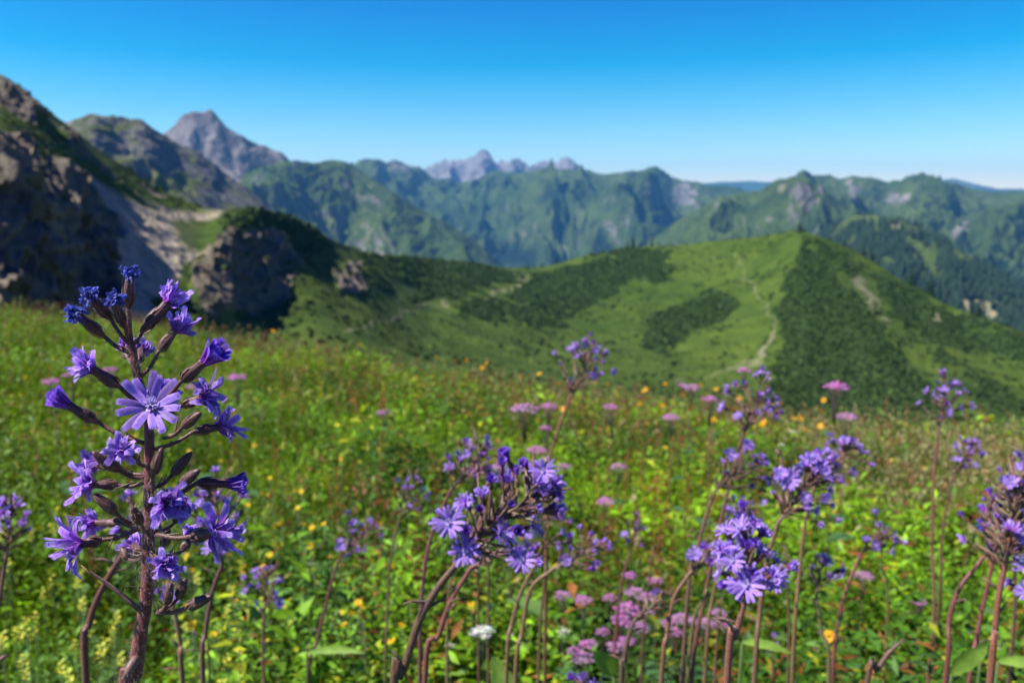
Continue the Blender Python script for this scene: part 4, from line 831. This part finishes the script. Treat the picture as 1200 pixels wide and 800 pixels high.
WF = [
 # seed, d, axis, stem, rad px, heads, label, kwargs
 (1, 1.0, [(8, 650), (10, 625), (14, 588)], [(6, 660), (0, 700), (-14, 800)], 42, 16, 'violet wildflower cut off by the left edge of the picture, behind the sharp one', dict()),
 (2, .85, [(-12, 800), (-2, 770)], [(-14, 805), (-20, 860)], 14, 3, 'tip of a violet wildflower in the bottom left corner', dict()),
 (3, .95, [(260, 655), (258, 620), (250, 565)], [(261, 660), (250, 690), (241, 740), (238, 800)], 48, 22, 'violet wildflower whose blooms show just right of and behind the sharp one', dict()),
 (4, .75, [(150, 640), (156, 612), (154, 590)], [(147, 645), (122, 685), (105, 730), (101, 800)], 22, 7, 'curved red stem with few blooms, left of and behind the sharp flower', dict(thick=1.1)),
 (5, .9, [(203, 715), (199, 690), (196, 660)], [(206, 722), (212, 760), (214, 800)], 20, 6, 'small bud bearing wildflower close behind the stem of the sharp one', dict(openf=.5)),
 (6, 1.5, [(310, 722), (311, 695), (312, 668)], [(309, 725), (308, 760), (310, 800)], 30, 17, 'short compact violet wildflower standing alone right of the sharp one, near the bottom', dict()),
 (7, 1.45, [(398, 655), (415, 635), (440, 612)], [(396, 658), (384, 700), (372, 750), (362, 790)], 30, 17, 'violet wildflower leaning right on a slim stem, second clump right of the sharp one', dict()),
 (8, 1.6, [(468, 610), (478, 585), (488, 556)], [(466, 615), (457, 660), (454, 720), (452, 775)], 26, 17, 'narrow upright violet spike just left of the big curved plant in the middle', dict()),
 (9, .64, [(540, 655), (575, 615), (612, 590), (640, 562)], [(536, 660), (512, 690), (490, 730), (472, 790), (462, 830)], 72, 33, 'large violet wildflower in the middle with a thick pale pink stem curving to the right', dict(hi=True, thick=1.15, openf=.66, brown=14, stars=[(526, 612, .95), (612, 655, .8), (636, 550, .7)])),
 (10, 1.15, [(530, 572), (548, 548), (570, 520)], [(527, 577), (508, 620), (496, 680), (492, 790)], 50, 24, 'violet wildflower on a curved stem directly behind the large central one', dict()),
 (11, .85, [(552, 665), (580, 650), (600, 635)], [(549, 670), (528, 705), (514, 745), (498, 800)], 30, 9, 'smaller stem crossing close beside the thick central one, bearing buds', dict(openf=.4)),
 (12, 1.45, [(668, 466), (682, 438), (696, 404)], [(666, 472), (652, 510), (644, 545), (641, 600), (640, 660)], 38, 20, 'violet wildflower rising highest in the middle, its head against the green hill', dict(openf=.85)),
 (13, 1.05, [(650, 665), (680, 650), (705, 635)], [(646, 668), (622, 690), (612, 740), (604, 798)], 34, 14, 'violet wildflower with sparse nodding blooms just right of the large central one', dict(brown=6)),
 (14, 1.15, [(628, 660), (640, 625), (650, 590)], [(626, 664), (612, 690), (600, 730), (594, 780)], 34, 13, 'straight stemmed violet wildflower half hidden behind the large central one', dict()),
 (15, 1.75, [(738, 650), (743, 625), (745, 600)], [(736, 655), (727, 690), (722, 740), (720, 790)], 22, 12, 'small dark violet spike standing alone between the central plants and the right cluster', dict(openf=.6)),
 (16, 1.25, [(872, 506), (884, 480), (893, 440)], [(870, 512), (852, 580), (838, 640), (826, 700), (812, 780)], 38, 20, 'tall violet wildflower with an open head against the hill, right of centre', dict(openf=.8)),
 (17, .66, [(872, 705), (876, 670), (882, 600)], [(871, 710), (862, 745), (852, 800)], 52, 24, 'violet wildflower with a wide open pale centred bloom low in the right cluster', dict(hi=True, openf=.8, stars=[(875, 685, 1.1), (908, 678, .8), (858, 655, .75)])),
 (18, 1.2, [(838, 575), (860, 555), (895, 540)], [(836, 580), (826, 610), (816, 650), (806, 700)], 44, 24, 'violet wildflower at the back left of the right cluster', dict()),
 (19, .95, [(912, 612), (935, 580), (965, 545)], [(910, 618), (898, 660), (890, 720), (884, 800)], 52, 33, 'densest bright violet head at the top of the right cluster', dict(openf=.9, stars=[(925, 562, 1.0)])),
 (20, 1.2, [(958, 560), (980, 540), (1000, 520)], [(956, 565), (944, 610), (936, 680), (930, 760)], 32, 18, 'violet head spreading furthest to the right out of the right cluster', dict(openf=.9)),
 (21, 1.0, [(808, 672), (825, 655), (842, 640)], [(805, 676), (790, 700), (782, 740), (775, 800)], 28, 11, 'violet wildflower on a bent stem at the lower left of the right cluster', dict(brown=5)),
 (22, 1.0, [(745, 725), (762, 712), (778, 700)], [(743, 728), (736, 748), (731, 775), (728, 810)], 26, 7, 'spent brown wildflower with a kinked pale stem among the pink flowers', dict(openf=.1, brown=8)),
 (23, 1.3, [(1012, 645), (1028, 635), (1044, 622)], [(1009, 648), (992, 690), (982, 730), (976, 785)], 28, 13, 'violet and brown head on a pale leaning stem, right of the cluster', dict(brown=8)),
 (24, 1.25, [(957, 695), (960, 675), (966, 655)], [(957, 698), (963, 740), (972, 790)], 28, 12, 'dark violet low head between the right cluster and the leaning pale stem', dict(openf=.8)),
 (25, 1.6, [(1100, 500), (1106, 475), (1110, 440)], [(1099, 505), (1094, 570), (1092, 640), (1094, 730)], 28, 20, 'tall lone pale violet wildflower standing against the hill near the right edge', dict(openf=.85)),
 (26, 1.7, [(1118, 558), (1130, 540), (1142, 520)], [(1116, 562), (1108, 600), (1103, 640), (1102, 690)], 28, 16, 'pale violet wildflower leaning right below the tall lone one', dict(openf=.85)),
 (27, .8, [(1178, 660), (1184, 620), (1192, 560)], [(1177, 665), (1170, 700), (1166, 740), (1160, 800)], 50, 30, 'crowded brown and violet head at the right edge on a thick red stem', dict(openf=.6, brown=16, thick=1.1)),
 (28, .95, [(1150, 655), (1166, 642), (1180, 630)], [(1147, 660), (1124, 690), (1112, 730), (1108, 800)], 26, 8, 'red stem bending sharply right towards the crowded right edge head', dict(openf=.3)),
 (29, 1.1, [(1163, 660), (1166, 620), (1168, 560)], [(1162, 665), (1152, 710), (1144, 750), (1136, 800)], 36, 18, 'violet wildflower just left of and behind the crowded right edge head', dict(openf=.8)),
 (30, 1.3, [(1196, 590), (1200, 560), (1204, 530)], [(1196, 600), (1190, 660), (1186, 760)], 36, 18, 'violet head cut off by the right edge above the crowded one', dict()),
 (31, .8, [(1206, 700), (1204, 665)], [(1208, 705), (1212, 800)], 24, 7, 'violet blooms poking in low at the right edge', dict()),
 (32, .95, [(1042, 764), (1052, 755), (1060, 748)], [(1040, 766), (1028, 785), (1015, 810)], 4, 1, 'broken brown stem without blooms near the bottom right', dict(openf=0, thick=1.1, leafy=0, hs=.6)),
 (33, .85, [(684, 830), (687, 800)], [(684, 835), (682, 880)], 14, 4, 'tip of a violet bloom at the very bottom edge, right of the middle', dict(openf=1, hi=True)),
 (34, 1.9, [(905, 770), (908, 745)], [(905, 775), (906, 800)], 14, 3, 'tiny low violet bloom under the right cluster', dict()),
 (35, 1.35, [(850, 640), (862, 615), (880, 590)], [(848, 645), (835, 700), (828, 760)], 36, 16, 'violet wildflower filling the middle of the right cluster behind the wide open bloom', dict()),
]
for (sd_, d, ax, st, rad, nh, lb, kw) in WF:
    wildflower(sd_, d, ax, st, rad, nh, lb, 'violet wildflowers of the meadow', **kw)
# bare stems without heads seen low in the meadow
for q, (x0, y0, x1, y1, d) in enumerate([(533, 650, 524, 760, 1.3), (575, 655, 572, 700, 1.5), (640, 660, 631, 790, 1.35), (828, 690, 806, 790, 1.2), (846, 700, 838, 790, 1.5), (920, 640, 924, 780, 1.5), (1032, 660, 1040, 720, 1.7), (765, 640, 752, 780, 1.7), (555, 600, 560, 640, 1.6), (240, 700, 245, 780, 1.5)]):
    a = P(x0, y0, d); b = P(x1, y1, d + .05); g = Vector((b.x, b.y, gz(b.x, b.y))); mb = MB(); tube(mb, spline([a - g, b - g, Vector((0, 0, 0))], 14), list(np.linspace(.0014, .003, 14)), 8, random.choice([STEMC, STEMC2, (.22, .15, .06)]))
    o = bpy.data.objects.new('bare_stem', mb.mesh('bare_stem', [M_stem])); o.location = g; link(o); tag(o, 'bare flower stalk without blooms ' + ('beside the thick curved central stem', 'behind the large central head', 'right of the large central head', 'low left in the right cluster', 'behind the wide open right bloom', 'below the densest right head', 'right of the leaning pale stem', 'among the low pink heads', 'at the top left of the central head', 'just right of the sharp flower stem')[q], 'stem', 'bare flower stalks')
# ------------------------------------------------------------------ pink, white and yellow flowers
def blob_flower(mb, c, rad, col, r, n=10, flat=.6):
    """a ragged ball of tiny upright florets"""
    for i in range(n):
        d = Vector((r.gauss(0, 1), r.gauss(0, 1), abs(r.gauss(0, 1)) * flat + .1)).normalized(); p = c + d * rad * r.uniform(.3, .9); s = d.cross(Vector((.3, .2, .9))).normalized(); u = s.cross(d); w_ = rad * r.uniform(.22, .4)
        cc = tuple(q * r.uniform(.65, 1.25) for q in col)
        mb.add([p - s * w_, p + u * w_ * .8, p + s * w_, p - u * w_ * .8, p + d * w_ * 1.3], [(0, 1, 4), (1, 2, 4), (2, 3, 4), (3, 0, 4)], cc)
def corymb(seed, spread, col, h, nb, br, stemc, leafy=True):
    r = random.Random(seed); fm = MB(); sm = MB()
    tube(sm, [(0, 0, 0), (.004, 0, h * .5), (0, 0, h * .82)], [.0016, .0014, .001], 6, stemc)
    for i in range(nb):
        a = i * 2.4; q = math.sqrt((i + .5) / nb) * spread; c = Vector((math.cos(a) * q, math.sin(a) * q, h - (q / spread) ** 2 * spread * .35 + r.uniform(-.15, .1) * spread))
        tube(sm, [(0, 0, h * .8 - r.uniform(0, .3) * spread), c * .55 + Vector((0, 0, h * .40)), c], [.0006, .0005, .0004], 4, stemc); blob_flower(fm, c, br * r.uniform(.8, 1.2), col, r, 9)
    lm = MB()
    if leafy:
        for i in range(1): a = i * 2.2 + r.random(); leaf_strip(lm, Vector((0, 0, h * (.3 + .18 * i))), Vector((math.cos(a), math.sin(a), .4)), .08, .05, droop=.7, col=(.07, .16, .05), wave=.15)
    return fm.mesh('blossoms', [M_pink]), sm.mesh('stem', [M_stem]), lm.mesh('leaf', [M_leaf]) if leafy else None
def ground_d(px, py, lift):
    """distance along the ray at which it is `lift` above the meadow"""
    x, y, z = [float(v) for v in dirs(px, py)]; ds = np.linspace(.8, 16, 700); gz_ = ground_z(x * ds, y * ds) + lift; hit = np.where(EYE.z + z * ds < gz_)[0]
    return float(ds[hit[0]]) if len(hit) else 7.0
PINK = (.66, .24, .58); PINK2 = (.60, .32, .56)
PK = [corymb(1, .030, PINK, .55, 22, .0075, (.12, .08, .05)), corymb(2, .036, PINK2, .5, 26, .008, (.12, .09, .05)), corymb(3, .022, PINK, .45, 13, .007, (.1, .08, .05))]
PLIST = [(980, 450, 32, 'brightest pink flat flower head, standing highest at the meadow edge'), (992, 486, 28, 'pale pink flower head just below the brightest pink one at the meadow edge'), (872, 432, 16, 'small pink head above the tall violet flower right of centre'), (810, 452, 24, 'pink head at the meadow edge among orange flowers'),
 (832, 466, 18, 'pink head below right of another beside the orange flowers'), (787, 487, 24, 'flat pale pink head in front of the orange flowers'), (716, 475, 20, 'pale pink head just right of the highest central violet flower'), (725, 545, 22, 'round pink head alone in the green right of the middle'),
 (710, 585, 24, 'round pink head below another alone in the green'), (615, 476, 36, 'wide dusty pink head left of the highest central violet flower'), (643, 474, 22, 'dusty pink head touching the stem of the highest violet flower'), (450, 482, 20, 'single pink head in open green left of centre'),
 (278, 440, 24, 'pink head right of the sharp flower beside its dark cone bloom'), (225, 452, 14, 'small pink head between the upper blooms of the sharp flower'), (60, 445, 22, 'pink head far left at mid height'), (84, 437, 18, 'pink head second from the left at mid height'), (128, 432, 18, 'pink head just left of the sharp flower stem'),
 (660, 695, 24, 'pink lobe left in the pair below the central plants'), (684, 700, 24, 'pink lobe right in the pair below the central plants'), (683, 768, 32, 'pink head near the bottom beside the broad pale leaf'), (674, 760, 18, 'small pink head at the bottom left of the larger one'), (706, 738, 16, 'small round pink head between the low pink groups'), (738, 672, 20, 'pink head topmost of the low pink mass'),
 (745, 692, 30, 'pink head upper middle of the low pink mass'), (735, 710, 36, 'broad pink head in the centre of the low pink mass'), (757, 716, 22, 'pink head right of the centre of the low pink mass'), (714, 698, 16, 'small pink head left of the low pink mass'), (722, 755, 26, 'pink head below the low pink mass'), (735, 748, 22, 'pink head lower right of the low pink mass'),
 (800, 722, 30, 'left pink head of the group under the right cluster'), (783, 728, 16, 'small pink head beside the group under the right cluster'), (828, 728, 28, 'right pink head of the group under the right cluster'), (812, 726, 18, 'middle pink head of the group under the right cluster'), (768, 678, 18, 'pink head beside the bent stem at the lower middle right'), (850, 732, 14, 'little pink bloom right of the group under the right cluster'),
 (1012, 672, 26, 'pale pink head behind the leaning pale stem at lower right'), (1078, 703, 20, 'pink head alone low down near the right'), (800, 450, 10, 'tiny pink head at the meadow edge'), (556, 548, 30, 'dusty pink head behind the violet plant in the middle'), (585, 545, 24, 'dusty pink fading head right behind the middle violet plant'), (630, 525, 26, 'pale mauve head crossing the tall central stem'), (660, 545, 22, 'faded mauve head right of the tall central stem'),
 (640, 500, 14, 'small mauve bud head beside the tall stem'),
 (762, 698, 26, 'pink head at the upper right of the low pink mass'), (728, 724, 28, 'pink head at the lower left of the low pink mass'), (748, 732, 30, 'pink head at the bottom of the low pink mass'), (690, 752, 24, 'pink head between the pair and the bottom one'), (842, 716, 22, 'pink head rightmost above the group under the right cluster'), (790, 738, 22, 'pink head lowest in the group under the right cluster')]
for i, (px, py, wpx, lb) in enumerate(PLIST):
    k = 2 if wpx < 20 else (i % 2); real = (.044, .072, .084)[2 if k == 1 else (1 if k == 0 else 0)]; d = max(.9, min(real * F / wpx, 5.2, ground_d(px, py + wpx * .4, .47 if py > 640 else .42))); p = P(px, py, d); z = gz(p.x, p.y); h = p.z - z
    base_h = (.55, .5, .45)[k]; o = empty('pink_wildflower', (p.x, p.y, z)); tag(o, lb, 'flower', 'pink flat headed meadow flowers'); s = wpx * d / F / real
    # slide the flower part to its real height, keep its size
    f = bpy.data.objects.new('blossoms', PK[k][0]); f.location = (0, 0, h - base_h * s); f.scale = (s, s, s); f.rotation_euler.z = i * 1.3; link(f, o)
    st = bpy.data.objects.new('stem', PK[k][1]); st.location = (0, 0, h - base_h * s); st.scale = (s, s, s); st.rotation_euler.z = i * 1.3; link(st, o)
    if h - base_h * s > 0: pass
    lf = bpy.data.objects.new('leaf', PK[k][2]); lf.location = (0, 0, h - base_h * s - .05); lf.rotation_euler.z = i; link(lf, o)
WH = corymb(9, .034, (.85, .9, .82), .5, 26, .0085, (.10, .16, .05)); WS = corymb(10, .02, (.66, .68, .5), .4, 10, .007, (.1, .16, .05))
for px, py, wpx, lb in [(566, 737, 32, 'white umbel flower low in the middle under the big curved stem'), (661, 738, 18, 'small white flower head between the pink groups'), (527, 755, 14, 'small yellowish white bloom left of the white umbel'), (598, 742, 10, 'tiny white bloom right of the umbel'), (835, 465, 8, 'tiny white flower at the meadow edge'), (916, 520, 9, 'tiny white flower in the pale grass right of centre'), (930, 505, 8, 'tiny cream flower in the pale grass')]:
    k = WH if wpx > 20 else WS; real = .08 if wpx > 20 else .048; d = min(real * F / wpx, 5.0, ground_d(px, py + 8, .58)); s = wpx * d / F / real; bh = .5 if wpx > 20 else .4
    p = P(px, py, d); z = gz(p.x, p.y); h = p.z - z; o = empty('white_wildflower', (p.x, p.y, z)); tag(o, lb, 'flower')
    for nm, me in zip(('blossoms', 'stem', 'leaf'), k):
        f = bpy.data.objects.new(nm, me); f.location = (0, 0, h - bh * s); f.scale = (s, s, s); link(f, o)
def daisy(seed, R_, col, h):
    r = random.Random(seed); fm = MB(); sm = MB(); tube(sm, [(0, 0, 0), (.01, 0, h * .6), (0, 0, h)], [.0016, .0014, .001], 5, (.09, .15, .04))
    for i in range(13):
        a = i * 6.283 / 13; e = Vector((math.cos(a), math.sin(a), r.uniform(-.1, .35))); s = Vector((-e.y, e.x, 0)); p = Vector((0, 0, h)); w_ = R_ * .2
        fm.add([p + e * R_ * .15, p + e * R_ * .6 - s * w_, p + e * R_ * r.uniform(.85, 1.05), p + e * R_ * .6 + s * w_], [(0, 1, 2, 3)], tuple(q * r.uniform(.85, 1.1) for q in col))
    blob_flower(fm, Vector((0, 0, h)), R_ * .3, (.55, .28, .02), r, 8); return fm.mesh('petals', [M_yellow]), sm.mesh('stem', [M_stem])
def rattle(seed, h):
    r = random.Random(seed); fm = MB(); sm = MB(); tube(sm, [(0, 0, 0), (0, .004, h * .6), (0, 0, h)], [.0016, .0014, .001], 5, (.10, .16, .04))
    for i in range(9):
        z = h - .03 + .004 * i; a = i * 2.4; e = Vector((math.cos(a), math.sin(a), .4)); leaf_strip(fm, Vector((0, 0, z)), e, .012, .008, droop=.2, n=2, col=(.60, .56, .05) if i % 2 else (.34, .42, .04))
    return fm.mesh('petals', [M_yellow]), sm.mesh('stem', [M_stem])
OR = [daisy(i, .024, (.75, .38, .008), .45) for i in range(2)]; YL = [daisy(5 + i, .010, (.78, .52, .01), .4) for i in range(2)]; RT = [rattle(i, .38) for i in range(3)]
def put(name, mm, px, py, d, h0, lb, gr, s=1.0, tilt=.5):
    p = P(px, py, d); z = gz(p.x, p.y); h = p.z - z
    o = empty(name, (p.x, p.y, z)); tag(o, lb, 'flower', gr); r = random.random
    f = bpy.data.objects.new('petals', mm[0]); q = Matrix.Translation((0, 0, h)) @ Matrix.Rotation(r() * 6.28, 4, 'Z') @ Matrix.Rotation(tilt * (r() + .2), 4, 'X') @ Matrix.Scale(s, 4) @ Matrix.Translation((0, 0, -h0)); f.matrix_local = q; link(f, o); f.matrix_local = q
    st = bpy.data.objects.new('stem', mm[1]); st.scale = (1, 1, h / h0); link(st, o)
for (px, py) in [(533, 423), (547, 422), (565, 431), (571, 425), (632, 438), (611, 441), (655, 449), (757, 456), (757, 466), (776, 475), (778, 484), (839, 456), (801, 459), (836, 492), (930, 490), (938, 490), (943, 503), (963, 482), (867, 466), (861, 478), (895, 494), (915, 487), (512, 419), (866, 468), (320, 388), (423, 404), (362, 600), (668, 446), (1121, 498), (971, 745)] + [(random.Random(q).uniform(560, 980), random.Random(q + 50).uniform(446, 500)) for q in range(18)]:
    d = 1.3 if py > 740 else min(6.8, max(3.2, ground_d(px, py + 4, .46))); put('orange_flower', OR[int(px) % 2], px, py, d, .45, 'bright orange yellow daisy like flower standing up along the meadow edge' if py < 520 else 'single orange flower low in the meadow', 'orange flowers along the meadow edge', 1.0 if d > 2 else .45, 1.0)
rr = random.Random(44)
def where(px, py):
    h = 'far left' if px < 90 else 'around the sharp flower' if px < 270 else 'right of the sharp flower' if px < 470 else 'by the central plants' if px < 690 else 'left of the right cluster' if px < 830 else 'about the right cluster' if px < 1020 else 'near the right edge'
    v = 'on the meadow edge' if py < 470 else 'high in the meadow' if py < 560 else 'halfway down' if py < 670 else 'low down'
    return v + ' ' + h
BL = [(355, 614), (379, 614), (363, 639), (366, 651), (387, 652), (435, 657), (402, 716), (423, 711), (426, 722), (418, 718), (284, 671), (273, 695), (277, 705), (219, 653), (225, 668), (314, 580), (316, 560), (323, 640), (349, 595), (395, 497), (97, 405), (258, 540), (345, 575), (330, 612), (368, 668), (462, 663), (530, 560), (623, 663), (651, 663), (775, 678), (810, 670)] + [(rr.uniform(190, 620), rr.uniform(450, 760)) for _ in range(75)] + [(rr.uniform(0, 200), rr.uniform(400, 560)) for _ in range(22)] + [(rr.uniform(620, 1150), rr.uniform(500, 640)) for _ in range(18)]
for px, py in BL: put('yellow_flower', YL[int(px) % 2], px, py, ground_d(px, py, .42), .4, 'small round yellow flower ' + where(px, py), 'small yellow flowers in the meadow', rr.uniform(.8, 1.2), .9)
RL = [(rr.uniform(-10, 330), rr.uniform(600, 800)) for _ in range(64)] + [(rr.gauss(260, 110), rr.uniform(400, 480)) for _ in range(62)] + [(rr.uniform(0, 560), rr.uniform(470, 620)) for _ in range(40)] + [(rr.uniform(900, 1150), rr.uniform(490, 560)) for _ in range(18)]
for px, py in RL: put('pale_yellow_flower', RT[int(px) % 3], px, py, ground_d(px, py, .40), .38, 'pale lemon yellow flower spike ' + where(px, py), 'pale yellow flower spikes', rr.uniform(.65, 1.05), .3)
# reddish brown dock spikes
def dock(seed, h):
    r = random.Random(seed); fm = MB(); tube(fm, [(0, 0, 0), (.006, 0, h * .5), (0, .004, h)], [.002, .0016, .0008], 5, (.22, .10, .05))
    for i in range(120):
        z = h * r.uniform(.5, 1); a = r.uniform(0, 6.28); q = r.uniform(0, .018) * (1.5 - z / h); c = Vector((math.cos(a) * q, math.sin(a) * q, z)); blob_flower(fm, c, .008, (.40, .13, .05), r, 1, 1)
    return fm.mesh('dock_plant', [M_grass])
DK = [dock(i, h) for i, h in enumerate((.55, .48, .6))]
for i in range(150):
    px = rr.choice([rr.uniform(0, 1200), rr.gauss(420, 60), rr.gauss(800, 70), rr.gauss(680, 120), rr.gauss(730, 60)]); py = rr.uniform(430, 640) if i % 3 else rr.uniform(430, 500); d = ground_d(px, py, .45); p = P(px, py, d)
    o = bpy.data.objects.new('dock_plant', DK[i % 3]); z = gz(p.x, p.y); o.location = (p.x, p.y, z); s = rr.uniform(.75, 1.05); o.scale = (s, s, s); o.rotation_euler = (rr.uniform(-.1, .1), rr.uniform(-.1, .1), rr.uniform(0, 6)); link(o)
    tag(o, 'reddish brown dock spike ' + where(px, py), 'plant', 'brown dock spikes')
# broad pale leaves near the bottom
for q, (px, py, dx, dz, L, W, d, lb) in enumerate([(1115, 790, .35, .75, .06, .02, 1.0, 'broad pale green leaf curling up at the lower right corner'), (1170, 775, .9, .2, .06, .014, 1.05, 'long green leaf pointing right at the lower right corner'), (720, 790, -.5, .9, .05, .025, 1.1, 'broad pale green leaf at the bottom between the pink flowers'),
        (578, 770, .4, -.8, .09, .03, 1.3, 'grey green leaf hanging below the white umbel'), (360, 765, .9, .35, .10, .012, 1.35, 'long narrow green leaf reaching right at the bottom left of centre'), (870, 752, .9, .1, .06, .012, 1.1, 'green leaf spreading right below the wide open violet bloom'), (1150, 765, -.3, .6, .05, .02, 1.15, 'broad mid green leaf beside the pale curling one')]):
    p = P(px, py, d); mb = MB(); g = Vector((p.x, p.y, gz(p.x, p.y))); leaf_strip(mb, p - g, Vector((dx, -.25, dz)), L, W, up=Vector((0, -.8, .6)), droop=.5, col=(.20, .33, .05), n=9, wave=.1)
    tube(mb, spline([Vector((0, 0, 0)), (p - g) * .5 + Vector((-.01, 0, 0)), p - g], 8), [.002] * 8, 6, (.10, .16, .04), mi=0); o = bpy.data.objects.new('broad_leaf', mb.mesh('broad_leaf', [M_leaf])); o.location = g; link(o); tag(o, lb, 'leaf')
# ------------------------------------------------------------------ haze
me = bpy.data.meshes.new('haze')
hx, hy0, hz0, hz1 = 17900, 17900, -1520, 780
bv = [(x, y, z) for z in (hz0, hz1) for (x, y) in ((-hx, -hy0), (hx, -hy0), (hx, hy0), (-hx, hy0))]
me.from_pydata(bv, [], [(3, 2, 1, 0), (4, 5, 6, 7), (0, 1, 5, 4), (1, 2, 6, 5), (2, 3, 7, 6), (3, 0, 4, 7)])
hm, n, out = nodes('haze'); pv = n.nodes.new('ShaderNodeVolumePrincipled')
pv.inputs['Color'].default_value = (.14, .50, 1.0, 1); pv.inputs['Density'].default_value = 5.5e-5; pv.inputs['Anisotropy'].default_value = .2
n.links.new(pv.outputs[0], out.inputs['Volume']); me.materials.append(hm)
hz = link(bpy.data.objects.new('haze', me)); tag(hz, 'thin blue summer haze in the air', 'haze', kind='stuff')
